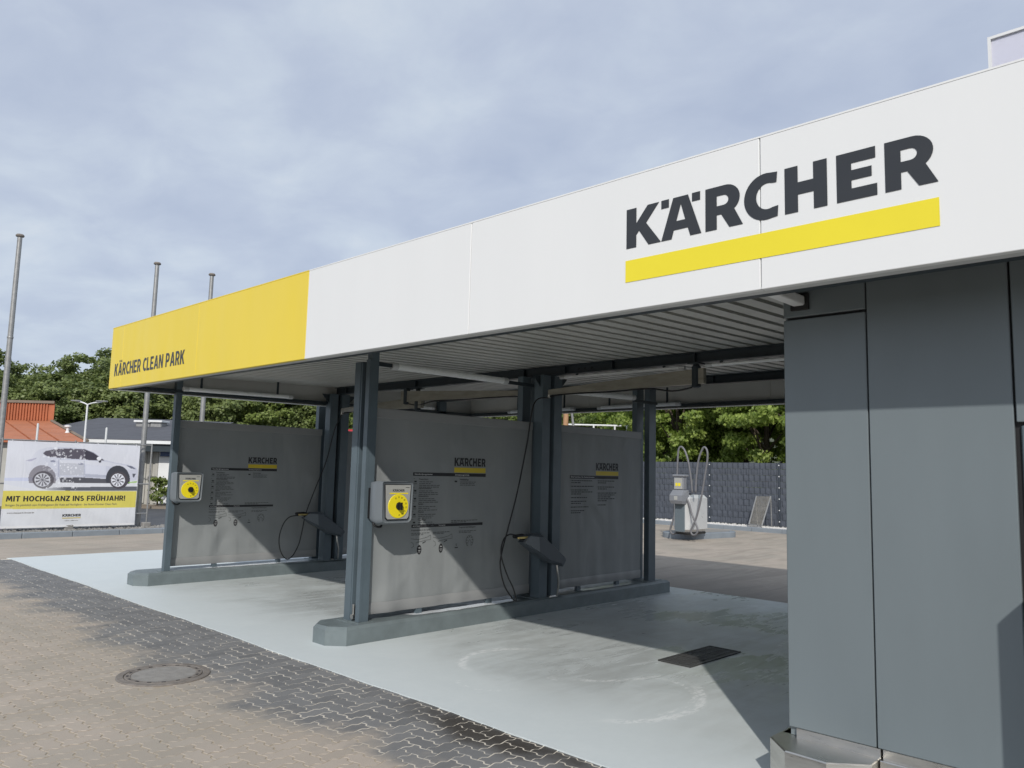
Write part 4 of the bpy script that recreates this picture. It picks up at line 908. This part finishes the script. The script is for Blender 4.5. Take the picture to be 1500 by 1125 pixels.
body = [(235, 265), (300, 225), (345, 165), (385, 135), (470, 112), (600, 108), (740, 110), (860, 122), (950, 155), (1060, 235), (1180, 262), (1330, 282), (1425, 310), (1452, 350), (1450, 420), (1430, 450), (1350, 455), (1335, 470), (1090, 440), (820, 425), (590, 425), (560, 460), (300, 440), (255, 380)]
paint(inpoly(zx, zy, body), (196, 199, 213), fade*.95)
paint(inpoly(zx, zy, [(560, 240), (860, 245), (1085, 255), (1330, 300), (1420, 330), (1350, 340), (1085, 300), (600, 275)]), (216, 218, 226), fade*.7)
paint(inpoly(zx, zy, [(590, 270), (850, 280), (850, 400), (590, 405)]), (182, 184, 190), .6)
paint(inpoly(zx, zy, [(860, 290), (1080, 300), (1085, 400), (860, 400)]), (214, 217, 228), .6)
paint(inpoly(zx, zy, [(840, 385), (1090, 398), (1095, 425), (840, 420)]), (164, 168, 184), .7)
paint(inpoly(zx, zy, [(420, 172), (450, 150), (560, 125), (700, 120), (850, 126), (940, 160), (1070, 245), (900, 240), (700, 228), (480, 212), (440, 195)]), (78, 72, 84), .95)
paint(inpoly(zx, zy, [(850, 130), (940, 165), (1055, 240), (900, 236), (848, 232)]), (60, 58, 70), .9)
for xx in (600, 845): paint((abs(zx-xx) < 6) & (zy > 122) & (zy < 238), (120, 118, 130), .6)
paint(((zx-1005)/26)**2+((zy-222)/20)**2 < 1, (232, 234, 240)); paint(((zx-1015)/14)**2+((zy-255)/12)**2 < 1, (60, 60, 70))
paint(inpoly(zx, zy, [(245, 255), (355, 222), (350, 235), (300, 262)]), (170, 168, 190), .8)
paint(inpoly(zx, zy, [(1310, 290), (1380, 300), (1430, 332), (1370, 325)]), (92, 96, 116), .9); paint(inpoly(zx, zy, [(1385, 378), (1425, 380), (1400, 425), (1390, 415)]), (60, 62, 74), .9)
paint(inpoly(zx, zy, [(590, 430), (820, 425), (1110, 440), (1110, 485), (600, 482)]), (62, 62, 70), .93)
for cx, cy, al in ((415, 455, .72), (1218, 450, 1.0)):
    paint((((zx-cx)/138)**2+((zy-(cy-10))/145)**2 < 1) & (zy < cy+35), (100, 92, 100) if cx < 800 else (62, 64, 72), al)
    paint(((zx-cx-10)/108)**2+((zy-cy)/92)**2 < 1, (74, 70, 76), min(1, al+.1))
    ang = np.arctan2((zy-cy), (zx-cx)); rr_ = np.sqrt(((zx-cx)/80)**2+((zy-cy)/70)**2)
    paint(rr_ < 1, (104, 104, 110), al); paint((rr_ < .97) & (np.cos(ang*10) > -.1), (226, 228, 236), al); paint((rr_ < 1.0) & (rr_ > .88), (216, 218, 226), al); paint(rr_ < .16, (70, 70, 80), al)
for (hx, hy) in ((520, 258), (812, 282)): paint(((zx-hx)/28)**2+((zy-hy)/11)**2 < 1, (120, 124, 146), .8)
paint((abs(zx-580) < 5) & (zy > 240) & (zy < 420), (150, 154, 178), .6); paint((abs(zx-848) < 4) & (zy > 240) & (zy < 410), (160, 164, 186), .6)
paint(inpoly(zx, zy, [(1335, 470), (1440, 455), (1440, 475), (1340, 482)]), (150, 190, 90), .8)
rs = np.random.default_rng(5)
for _ in range(240):
    cx, cy = rs.normal(600, 150), rs.uniform(120, 555); r_ = rs.uniform(2, 8) if rs.random() < .85 else rs.uniform(8, 15)
    if 420 < cx < 860: paint(((zx-cx)/r_)**2+((zy-cy)/r_)**2 < 1, (236, 238, 244), rs.uniform(.25, .7))
gband = inpoly(zx, zy, [(25, 572), (1437, 566), (1425, 738), (12, 766)]); paint(gband, (214, 202, 96), 1.0)
paint(zy > 762, (216, 218, 222), .85)
vs = [(gx[j, i], wrinkle(gx[j, i], gz_[j, i]), gz_[j, i]) for j in range(NZ) for i in range(NX)]
fs = [(j*NX+i, j*NX+i+1, (j+1)*NX+i+1, (j+1)*NX+i) for j in range(NZ-1) for i in range(NX-1)]
me = bpy.data.meshes.new('banner_sheet'); me.from_pydata(vs, [], fs); me.update()
ca = me.color_attributes.new('print', 'FLOAT_COLOR', 'POINT'); ca.data.foreach_set('color', np.concatenate([img.reshape(-1, 3), np.ones((NX*NZ, 1))], 1).astype(np.float32).ravel())
ban = thing('advertising_banner', 'printed banner with a silver car and yellow slogan band on tube frame', 'banner', (6.2, 20.4, .1))
W(link('sheet', me, 'banner', None, True), ban)
def btext(s, x0, x1, zbase, h, bold, m, name='lettering'):
    v = scale2(fit_text(s, x1-x0, h, bold), 1, 1, x0, zbase); W(put(MB(), v, lambda x, z: (x, wrinkle(x, z)-.004, z)).obj(name, m), ban)['kind'] = 'stuff'
for wv in bold_words('MIT HOCHGLANZ INS FRÜHJAHR!', 2.54, .122):
    W(put(MB(), scale2(wv, 1, 1, 4.86, .748), lambda x, z: (x, wrinkle(x, z)-.004, z)).obj('lettering', 'black_print'), ban)
btext('Bringen Sie pünktlich zum Frühlingsstart Ihr Auto auf Hochglanz - bei Ihrem Kärcher Clean Park.', 4.86, 7.22, .645, .046, .0, 'cast')
btext('www.cleanpark-ilmetal.de', 4.90, 5.44, .48, .028, .012, 'cast')
W(put(MB(), scale2(LOGO_M, .40/7.04, .062, 6.03, .385), lambda x, z: (x, wrinkle(x, z)-.004, z)).obj('logo_lettering', 'black_print'), ban)
W(put(MB(), rect2(6.03, 6.43, .345, .362), lambda x, z: (x, wrinkle(x, z)-.004, z)).obj('logo_bar', 'print_yellow'), ban)
btext('makes a difference', 6.09, 6.38, .285, .018, .01, 'cast')
hem = MB(); hem.add([(BX0+i*(BX1-BX0)/60, wrinkle(BX0+i*(BX1-BX0)/60, zq)-.004+o, zq) for zq, o in ((.15, -.006), (.20, 0)) for i in range(61)], [(i, i+1, 62+i, 61+i) for i in range(60)]); W(hem.obj('lower_hem', 'white_print'), ban)
fr = thing('banner_fence', 'galvanised tube frame fence carrying the printed banner', 'fence', (6.2, 20.5, .06))
for xq in (4.70, 6.2, 7.98): W(MB().tube([(xq, 20.47, .1), (xq, 20.47, 2.17)], .021, 10).obj('upright', 'galv', None, 'auto'), fr)
for zq in (2.13, 1.15, .42): W(MB().tube([(3.6, 20.47, zq), (7.98, 20.47, zq)], .017, 8).obj('rail', 'galv', None, 'auto'), fr)
for xq in (4.70, 6.2, 7.98): W(MB().rbox(xq-.10, xq+.10, 20.40, 20.56, .06, .20, .02).obj('foot_block', 'conc'), fr)
for i in range(7):
    xx = BX0+.1+i*.45
    for zq in (2.10, .17): W(MB().tube([(xx, 20.39, zq), (xx, 20.46, zq+.03)], .006, 5).obj('tie', 'white_print'), fr)
def flagpole(X, lab, grp=None):
    t = thing('flagpole', lab, 'flagpole', (X, 20.62, .06), 0, grp)
    MB().tube([(0, 0, 0), (0, 0, 2.6), (0, 0, 4.6), (0, 0, 6.78)], [.064, .064, .058, .052], 14).obj('pole', 'galv', t, 'auto')
    for zq in (1.6, 4.4): MB().lathe([(.066, zq-.02), (.068, zq), (.066, zq+.02)], (0, 0, 0), 14).obj('joint_sleeve', 'galv', t)
    MB().lathe([(.053, 6.76), (.085, 6.775), (.092, 6.80), (.07, 6.83), (0, 6.845)], (0, 0, 0), 16).obj('cap', 'cast', t)
    MB().tube([(-.055, -.02, 1.0), (-.056, -.02, 3.0), (-.05, -.02, 6.7)], .006, 5).obj('halyard', 'galv', t)
for (a, b, lab) in ((30, 340, 'steel flagpole rising at the rear end of the printed car on the banner'), (231, 381, 'steel flagpole beside the bonnet end of the printed banner'), (311, 397, 'steel flagpole behind the partition at the yellow end of the canopy')):
    v = ray(a, b); tt = 20.62/v[1]; flagpole(v[0]*tt, lab)

# ------------------------------------------------------------------ left: far buildings (frames aligned with what the photo shows)
RZ = math.atan2(RR[0][1], RR[0][0])
FW = np.array([-math.sin(RZ), math.cos(RZ)]); RT = np.array([math.cos(RZ), math.sin(RZ)])
def far(px_, D): s_ = (px_-750)/FPX*D; return (FW[0]*D+RT[0]*s_, FW[1]*D+RT[1]*s_, 0)
def hz(px_, py_, D): # height of a pixel at depth D
    hor = 687.5+0.025*(px_-750)*1.0
    v = ray(px_, py_); d = v[0]*FW[0]+v[1]*FW[1]; return H+v[2]/d*D
# grey-roofed building
D0 = 31.0
gb = thing('grey_building', 'low beige building with dark grey pitched roof across the road', 'building', far(245, D0), RZ)
lx = lambda p, D=D0: (p-750)/FPX*D-(245-750)/FPX*D0
ze = hz(200, 648, D0)
MB().box(lx(20), lx(420), .05, 12, -.05, ze-.35).obj('wall', 'cream', gb)
for i in range(46):
    x0 = lx(20)+i*(lx(420)-lx(20))/46
    if lx(60) < x0 < lx(330): MB().rbox(x0+.03, x0+.15, 0.0, .06, .10, ze-.36, .01).obj('wall_rib', 'cream', gb)
zr = hz(150, 614, D0+6)
rf = MB().loft([[(lx(25), -.7, ze-.02), (lx(262), -.7, ze-.02), (lx(262), 6.0, zr), (lx(25), 6.0, zr)], [(lx(25), -.7, ze+.1), (lx(262), -.7, ze+.1), (lx(229, D0+6), 6.0, zr+.06), (lx(25), 6.0, zr+.06)]]).obj('roof', 'roof_grey', gb)
MB().loft([[(lx(25), 12.5, ze), (lx(262), 12.5, ze), (lx(229, D0+6), 6.0, zr), (lx(25), 6.0, zr)], [(lx(25), 12.5, ze+.06), (lx(262), 12.5, ze+.06), (lx(229, D0+6), 6.02, zr+.06), (lx(25), 6.02, zr+.06)]]).obj('roof', 'roof_grey', gb)
MB().box(lx(25), lx(420), -.76, -.69, ze-.06, ze+.06).obj('gutter', 'white_paint', gb)
MB().box(lx(25), lx(420), -.65, -.05, ze-.35, ze-.10).obj('eaves_soffit', 'beam_paint', gb)
MB().box(lx(262), lx(420), -.70, 12, ze-.1, ze+.1).obj('flat_roof', 'roof_grey', gb)
dr = MB().rbox(lx(235), lx(262), -.03, .0, .1, 2.0, .01).obj('door', 'white_paint', gb)
MB().rbox(lx(237), lx(260), -.05, -.03, 1.95, 2.45, .01).obj('sign_panel', 'blue', gb)
MB().rbox(lx(237)-.05, lx(260)+.05, -.03, -.005, 1.90, 2.50, .01).obj('sign_frame', 'trim', gb)
for xq, w_ in ((200, .62), (221, .5)):
    u = MB(); u.rbox(lx(xq, D0+3.4), lx(xq, D0+3.4)+w_, 3.2, 3.8, hz(xq, 640, D0+3.4), hz(xq, 619, D0+3.4), .03); ob = u.obj('roof_vent', 'galv', gb)
    MB().rbox(lx(xq, D0+3.4)-.06, lx(xq, D0+3.4)+w_+.06, 3.1, 3.9, hz(xq, 619, D0+3.4), hz(xq, 616, D0+3.4), .02).obj('vent_cap', 'white_paint', ob)
tag(MB().box(-14, 16, -1.3, -.05, -.06, .06).obj('footway', 'footway'), kind='structure'); bpy.data.objects['footway'].location = far(245, D0); bpy.data.objects['footway'].rotation_euler = (0, 0, RZ)
# orange-roofed building
D1 = 28.6
ob_ = thing('orange_building', 'low building with orange panelled roof and corrugated orange clerestory', 'building', far(60, D1), RZ)
ox = lambda p, D=D1: (p-750)/FPX*D-(60-750)/FPX*D1
z0 = hz(60, 645, D1); z1 = hz(72, 617, D1+5)
MB().box(ox(-230), ox(112), .3, 5.8, -.05, z0-.1).obj('wall', 'cream', ob_)
NXp, NYp = 9, 5
for i in range(NXp):
    for j in range(NYp):
        def rp(a, b):
            xl = ox(-240)*(1-b)+ox(-240, D1+5)*b; xr = ox(127)*(1-b)+ox(72, D1+5)*b
            return (xl+(xr-xl)*a, 5*b, z0+(z1-z0)*b)
        g_ = .006; c4 = [rp(i/NXp+g_, j/NYp+g_), rp((i+1)/NXp-g_, j/NYp+g_), rp((i+1)/NXp-g_, (j+1)/NYp-g_), rp(i/NXp+g_, (j+1)/NYp-g_)]
        MB().loft([[(a, b, c-.03) for a, b, c in c4], [(a, b, c+.012) for a, b, c in c4]]).obj('roof_panel', 'orange', ob_)
MB().loft([[(a, b, c-.04+k) for a, b, c in (rp(0, 0) if False else (ox(-240), 0, z0), (ox(127), 0, z0), (ox(72, D1+5), 5, z1), (ox(-240, D1+5), 5, z1))] for k in (-.06, 0)]).obj('roof_underlay', 'orange_dark', ob_)
ed = [(ox(127), 0, z0), (ox(72, D1+5), 5, z1)]; MB().tube([(a+.04, b, c+.02) for a, b, c in ed], .06, 6).obj('verge_trim', 'footway', ob_)
zc1 = hz(60, 588, D1+5)
MB().prism_z([(ox(-240, D1+5), 5.05), (ox(75, D1+5), 5.05), (ox(75.5, D1+8), 8), (ox(-240, D1+5), 8)], z1-.1, zc1).obj('clerestory', 'orange_dark', ob_)
for i in range(70):
    x0 = ox(-60, D1+5)+i*.125
    if x0+.07 < ox(69, D1+5): MB().rbox(x0, x0+.07, 4.985, 5.06, z1, zc1-.10, .015).obj('clerestory_rib', 'orange_dark', ob_)
MB().prism_z([(ox(-240, D1+5), 4.95), (ox(76, D1+5), 4.95), (ox(76.5, D1+8), 8.05), (ox(-240, D1+5), 8.05)], zc1-.08, zc1+.03).obj('coping', 'footway', ob_)
vt = MB().lathe([(.09, 0), (.05, .08), (.05, .22), (.12, .23), (.12, .29), (0, .31)], (ox(98, D1+1.9), 1.9, z0+(z1-z0)*.38), 10); vt.obj('roof_vent', 'white_paint', ob_)
# street lamp, white posts, red sign
D = 27.2; lamp_p = far(124, D)
t = thing('street_lamp', 'double armed white street lamp behind the printed banner', 'street lamp', lamp_p, RZ)
zt = hz(130, 592, D)
MB().tube([(0, 0, -.05), (0, 0, zt)], [.048, .03], 10).obj('post', 'white_paint', t, 'auto')
for s_, e in ((-1, .42), (1, .5)):
    a = MB().tube(smooth_path([(0, 0, zt-.02), (s_*e*.4, 0, zt+.05), (s_*e, 0, zt+.10 if s_ < 0 else zt+.08)], 4), .022, 8).obj('arm', 'white_paint', t)
    MB().rbox(min(s_*e*.6, s_*e*1.35), max(s_*e*.6, s_*e*1.35), -.07, .07, zt+.09, zt+.13, .015).obj('lamp_head', 'galv', t)
for p_, y_, lab in ((54, 620, 'slim white post in front of the orange roof'), (155, 626, 'slim white post in front of the grey pitched roof'), (505, 617, 'slim white post above the red sign')):
    D = 26.4 if p_ < 300 else 34.2; o = MB().tube([(0, 0, -.05), (0, 0, hz(p_, y_, D)-.03), (0, 0, hz(p_, y_, D))], [.036, .036, .022], 10).obj('white_post', 'trim', None, 'auto'); o.location = far(p_, D); tag(o, lab, 'post')
D = 33.5; t = thing('red_sign', 'red sign board with white lower edge beyond the partitions', 'sign', far(515, D), RZ)
zq = hz(510, 629, D); MB().rbox(-.5, .9, -.05, .05, zq-.40, zq, .01).obj('board', 'red', t); MB().box(-.5, .9, -.056, -.051, zq-.25, zq-.19).obj('stripe', 'white_print', t)
for xq in (-.3, .7): MB().tube([(xq, 0.02, -.05), (xq, 0.02, zq-.38)], .04, 8).obj('leg', 'galv', t)
D = 30.0
t = thing('utility_pole', 'brown wooden pole with leaning grey strut beyond the rear fascia', 'pole', far(827, D), RZ)
MB().tube([(0, 0, -.05), (0, 0, hz(827, 590, D)+1.5)], [.11, .10], 10).obj('pole', 'wood', t, 'auto'); MB().tube([(.75, 0, -.05), (.06, 0, hz(836, 590, D)+.9)], .05, 8).obj('strut', 'galv', t, 'auto')
D = 33.0
t = thing('pipe_railing', 'white pipe railing above the rear tarpaulin panel, before the trees', 'railing', far(900, D), RZ)
zq = hz(900, 623.5, D); MB().tube([((850-900)/FPX*D-.6, 0, zq), ((960-900)/FPX*D+.3, 0, zq)], .035, 8).obj('rail', 'white_paint', t)
for p_ in (868, 899, 917, 940): MB().tube([((p_-900)/FPX*D, 0, -.05), ((p_-900)/FPX*D, 0, zq)], .04, 8).obj('upright', 'white_paint', t)

# ------------------------------------------------------------------ right: fence, vacuum station, mat rack
fe = thing('privacy_fence', 'slate grey woven strip privacy fence behind the white pebbles', 'fence', (25.0, 13, .06))
ys = [6.64, 9.22, 11.80, 14.38, 16.96, 19.54]
for y_ in ys:
    po = W(MB().rbox(24.96, 25.03, y_-.03, y_+.03, .0, 2.21, .008).obj('post', 'slate_post'), fe)
    for k in range(6): W(MB().rbox(24.945, 24.959, y_-.018, y_+.018, .25+k*.37, .285+k*.37, .004).obj('clip', 'white_paint'), po).matrix_parent_inverse = Matrix.Translation(-Vector(fe.location)) @ Matrix.Identity(4)
for a, b in zip(ys[:-1], ys[1:]):
    n = 104
    for r_ in range(10):
        za, zb_ = .12+r_*.208, .12+r_*.208+.203; vs = []
        for i in range(n+1):
            yq = a+.035+(b-a-.07)*i/n; ph = math.pi*(yq-a)/.2+r_*math.pi
            fr_ = ((yq-a)/.2+(r_ % 2)*.5) % 1.0; off = .018-.036*min(1, fr_*1.12) if fr_ < .9 else -.018+.36*(fr_-.9)
            vs += [(25.0+off*.8+.004, yq, za), (25.0+off, yq, (za+zb_)/2), (25.0+off*.8+.004, yq, zb_)]
        fs = [(3*i+k, 3*i+3+k, 3*i+4+k, 3*i+1+k) for i in range(n) for k in (0, 1)]
        W(MB().add(vs, fs).obj('privacy_strip', 'slate'), fe)
    wr = MB()
    for k in range(int((b-a)/.2)): wr.tube([(24.985, a+.1+k*.2, .08), (24.985, a+.1+k*.2, 2.21)], .004, 4)
    W(wr.obj('wire_mesh', 'slate_post'), fe)
# fix up grandchildren parenting: clips keep world placement
for po in [o for o in fe.children if o.name.startswith('post')]:
    for c in po.children: c.matrix_parent_inverse = (Matrix.Translation(fe.location) @ po.matrix_parent_inverse).inverted()

isl = thing('vacuum_island', 'low rounded grey kerb island under the vacuum station', 'kerb island', (20.0, 11.75, 0))
def rrect(cx, cy, lx_, ly_, r, rot, n=7):
    out = []
    for sx, sy, a0 in ((1, 1, 0), (-1, 1, 90), (-1, -1, 180), (1, -1, 270)):
        for i in range(n+1):
            a = math.radians(a0+90*i/n); out.append((sx*(lx_/2-r)+r*math.cos(a), sy*(ly_/2-r)+r*math.sin(a)))
    c, s_ = math.cos(rot), math.sin(rot); return [(cx+x*c-y*s_, cy+x*s_+y*c) for x, y in out]
W(MB().prism_z(rrect(19.80, 11.72, 2.5, 1.10, .5, -.12), .0, .16, .02).obj('kerb_ring', 'kerb'), isl)
W(MB().prism_z(rrect(19.80, 11.72, 2.2, .80, .36, -.12), .161, .167).obj('infill', 'conc'), isl)
cn = onZ(1008, 784, .167)
vx, vy = cn[0], cn[1]
vac = thing('vacuum_station', 'silver vacuum station with two looped grey hoses', 'vacuum', (vx, vy, .167))
def vbox(x0, x1, y0, y1, z0, z1, c):
    return MB().loft([[(x0+c, y0, z), (x1-c, y0, z), (x1, y0+c, z), (x1, y1-c, z), (x1-c, y1, z), (x0+c, y1, z), (x0, y1-c, z), (x0, y0+c, z)] if k else
                      [(x0+c*1.6, y0+c*.9, z), (x1-c*1.6, y0+c*.9, z), (x1-c*.9, y0+c*1.6, z), (x1-c*.9, y1-c*1.6, z), (x1-c*1.6, y1-c*.9, z), (x0+c*1.6, y1-c*.9, z), (x0+c*.9, y1-c*1.6, z), (x0+c*.9, y0+c*1.6, z)] for z, k in ((z0, 0), (z0+c, 1), (z1-c, 1), (z1, 0))])
vbox(0, 1.05, 0, .48, .05, 1.03, .085).obj('shell', 'silver', vac)
MB().rbox(.06, .99, .05, .43, 0, .06, .02).obj('foot', 'black_plastic', vac)
MB().rbox(-.012, .02, .10, .40, .07, .88, .01).obj('front_panel', 'vac_dark', vac)
hd = MB().loft([[(-.16, .08, .80), (.10, .06, .78), (.10, .44, .78), (-.16, .42, .80)], [(-.20, .06, .88), (.12, .04, .86), (.12, .46, .86), (-.20, .44, .88)], [(-.20, .06, 1.02), (.12, .04, 1.02), (.12, .46, 1.02), (-.20, .44, 1.02)], [(-.08, .09, 1.16), (.12, .06, 1.16), (.12, .44, 1.16), (-.08, .41, 1.16)]]).obj('coin_head', 'vac_head', vac)
MB().rbox(-.075, .10, .10, .40, 1.16, 1.50, .02).obj('display_post', 'vac_head', vac); MB().rbox(-.10, .16, .07, .43, 1.50, 1.56, .02).obj('display_cap', 'vac_head', vac)
MB().rbox(-.082, -.074, .13, .37, 1.18, 1.47, .004).obj('display_plate', 'plate', vac); MB().rbox(-.087, -.083, .18, .25, 1.26, 1.34, .002).obj('button', 'dial', vac); MB().rbox(-.087, -.083, .27, .33, 1.26, 1.34, .002).obj('button', 'dial', vac)
MB().rbox(-.207, -.199, .20, .30, .90, 1.0, .003).obj('coin_slot', 'plate', vac)
MB().tube([(.45, .23, 1.0), (.45, .23, 1.07)], .05, 10).obj('hose_outlet', 'black_plastic', vac)
def vh(pts, X): return [tuple(onX(x, y, X)-np.array([vx, vy, .167])) for x, y in pts]
h1 = vh([(1014, 722), (1012, 700), (1008, 675), (1003, 660), (998, 654.5), (994, 659), (992.5, 680), (991.5, 710), (991, 735), (989, 750), (985, 765), (982, 775), (984, 781), (989, 781), (992, 773), (990, 762), (988, 752), (988, 742), (990, 733)], vx+.12)
h2 = vh([(1019, 722), (1020, 700), (1023, 675), (1028, 660), (1032, 655), (1036, 661), (1036, 675), (1032, 700), (1027, 730), (1021, 755), (1016, 768), (1012, 777), (1014, 783), (1019, 783), (1022, 776), (1018, 764), (1013, 752), (1010, 740), (1006, 730)], vx+.02)
MB().tube(smooth_path(h1, 4), .026, 8).obj('suction_hose', 'hose', vac, True); MB().tube(smooth_path(h2, 4), .026, 8).obj('suction_hose', 'hose', vac, True)
for h_ in (h1, h2): MB().tube([h_[0], (h_[0][0], h_[0][1], h_[0][2]+.35)], .006, 5).obj('hose_spring', 'galv', vac)

mr = thing('mat_rack', 'sloping galvanised mesh rack for floor mats on the white pebbles', 'mat rack', (24.2, 12.1, .06))
A = [onX(1097, 768, 24.0), onX(1116, 770, 24.0), onX(1129, 727, 24.45), onX(1108, 727, 24.45)]
W(MB().tube([A[0], A[3], A[2], A[1], A[0]], .022, 6).obj('frame', 'galv'), mr)
ms = MB()
for i in range(1, 15): f = i/15; ms.tube([A[0]*(1-f)+A[1]*f, A[3]*(1-f)+A[2]*f], .005, 4)
for i in range(1, 27): f = i/27; ms.tube([A[0]*(1-f)+A[3]*f, A[1]*(1-f)+A[2]*f], .005, 4)
W(ms.obj('wire_mesh', 'rack'), mr)
for q in (A[2], A[3]): W(MB().tube([q, (q[0]+.05, q[1], .06)], .02, 8).obj('leg', 'galv'), mr)
W(MB().box(A[0][0]-.04, A[0][0]+.02, A[1][1], A[0][1], .07, .14).obj('drip_rail', 'galv'), mr)

# ------------------------------------------------------------------ trees
def tube_into(mb, a, b, r0, r1, n=6): mb.tube([a, ((a[0]+b[0])/2+random.uniform(-.1, .1), (a[1]+b[1])/2+random.uniform(-.1, .1), (a[2]+b[2])/2), b], [r0, (r0+r1)/2, r1], n)
def crown_mesh(name, rx, rz, zc, nclump, nleaf, size, seed, rc=.9, shell=.35, flat=.55, mtl='leaf_far'):
    r = np.random.default_rng(seed); C_ = []
    while len(C_) < nclump:
        d = r.normal(size=3); d /= np.linalg.norm(d); rad = r.uniform(shell, 1.0)**.6
        lump = 1+.22*math.sin(3*math.atan2(d[1], d[0])+seed)+.15*math.sin(5*d[2]+seed*2)
        C_.append((d[0]*rx*rad*lump, d[1]*rx*rad*lump, zc+d[2]*rz*rad*lump, *d))
    C_ = np.array(C_); idx = r.integers(0, nclump, nleaf); ctr = C_[idx, :3]; dr = C_[idx, 3:]
    off = r.normal(size=(nleaf, 3)); off /= np.linalg.norm(off, axis=1)[:, None]+1e-9; off *= (r.uniform(0, 1, (nleaf, 1))**.45)*rc*np.array([1, 1, flat]); p = ctr+off
    nrm = dr*.5+off/rc*.6+r.normal(size=(nleaf, 3))*.55+np.array([0, 0, .45]); nrm /= np.linalg.norm(nrm, axis=1)[:, None]
    t1 = np.cross(nrm, r.normal(size=(nleaf, 3))); t1 /= np.linalg.norm(t1, axis=1)[:, None]; t2 = np.cross(nrm, t1)
    s_ = size*r.uniform(.6, 1.25, (nleaf, 1)); droop = nrm*s_*.18
    V = np.stack([p-t1*s_*.55, p-t2*s_*.42-droop*.2+t1*s_*.05, p+t1*s_*.6-droop, p+t2*s_*.42-droop*.2+t1*s_*.05], 1)
    me = np_mesh(name, V, 4); me.materials.append(MT[mtl]); return me, C_
def trunk_mesh(h, r, C_, seed, nl=9, base=0):
    random.seed(seed); mb = MB(); mb.tube([(0, 0, -.1), (random.uniform(-.1, .1), random.uniform(-.1, .1), h*.35), (random.uniform(-.2, .2), random.uniform(-.2, .2), h*.8)], [r, r*.75, r*.25], 8)
    for c in C_[:nl]: z0_ = max(h*.2, min(c[2]*.6, h*.7)); tube_into(mb, (0, 0, z0_), (c[0]*.9, c[1]*.9, c[2]), r*.35, r*.08)
    me = bpy.data.meshes.new('trunk'); me.from_pydata(mb.v, [], mb.f); me.update(); me.materials.append(MT['bark']); return me
def tree(name, lab, grp, loc, rz, sc, cm, tm):
    t = thing(name, lab, 'tree', loc, rz, grp); t.scale = sc
    link('trunk', tm, None, t); link('crown', cm, None, t); return t
VAR = []
for k in range(6):
    m_ = 'leaf_far' if k < 4 else 'leaf_far2'
    cm, C_ = crown_mesh('crown', 3.6, 5.0+.4*(k % 3), 8.2, 110, 13000, .34, 31+k, rc=1.05, mtl=m_); VAR.append((cm, trunk_mesh(12.5, .28, C_, k)))
FL = 'green broadleaf tree in the wooded slope behind the low buildings'; FG = 'trees of the wooded slope'
rt = random.Random(12)
px_ = -190
while px_ < 1010:
    for row, D in enumerate((70, 82, 95)):
        p_ = px_+rt.uniform(-18, 18)+row*15; Dd = D+rt.uniform(-4, 4); loc = far(p_, Dd)
        light = p_ > 620 or (p_ > 330 and rt.random() < .5); v = VAR[rt.choice((4, 5)) if light else rt.randrange(4)]
        hh = {0: .68, 1: .88, 2: .98}[row]*rt.uniform(.92, 1.10)*(1.0 if p_ < 400 else .85)
        tree('broadleaf_tree', FL if not light else 'light green broadleaf tree in the wooded slope behind the canopy', FG if not light else 'light green trees of the wooded slope', loc, rt.uniform(0, 6.28), (hh*rt.uniform(.95, 1.2), hh*rt.uniform(.95, 1.2), hh), *v)
    px_ += 52
MAP = []
for k in range(3):
    cm, C_ = crown_mesh('crown', 3.0, 3.1, 4.6, 170, 34000, .135, 71+k, rc=.50, shell=.3, flat=.5, mtl='leaf_near'); MAP.append((cm, trunk_mesh(7, .16, C_, 40+k, 14)))
for (x, y, k, s_, rz) in ((28.4, 10.6, 0, 1.0, .3), (28.9, 14.2, 1, 1.08, 1.9), (28.2, 17.6, 2, 1.0, 4.0), (30.8, 12.3, 2, 1.2, 2.2), (31.5, 16.4, 0, 1.25, 5.1), (29.5, 7.2, 1, 1.0, .9), (31.0, 20.8, 1, 1.15, 3.3)):
    tree('maple_tree', 'leafy bright green maple behind the slate fence', 'maples behind the slate fence', (x, y, -.05), rz, (s_, s_, s_), *MAP[k])
cm, C_ = crown_mesh('crown', .42, .5, .72, 26, 900, .10, 91, rc=.2, mtl='leaf_far2'); bx = far(237, D0-1.0)
tree('garden_shrub', 'small green shrub by the door of the beige building', None, (bx[0], bx[1], 0), 0, (1, 1, 1), cm, trunk_mesh(.9, .04, C_, 5, 6))['category'] = 'shrub'
# wooded hill behind
r = random.Random(4); vs = []; fs = []; NA, NB = 60, 8
for j in range(NB):
    D = 108+j*22
    for i in range(NA):
        p_ = -500+i*40; f = far(p_, D); hgt = (9.5*min(1, j/2.5)+2.5*max(0, j-2))*(1.0-.25*max(0, (p_-400)/1400))
        vs.append((f[0], f[1], -.2+hgt+r.uniform(-.5, .5)*(j > 0)))
for j in range(NB-1):
    for i in range(NA-1): fs.append((j*NA+i, j*NA+i+1, (j+1)*NA+i+1, (j+1)*NA+i))
tag(MB().add(vs, fs).obj('hill', 'earth', None, True), kind='structure')
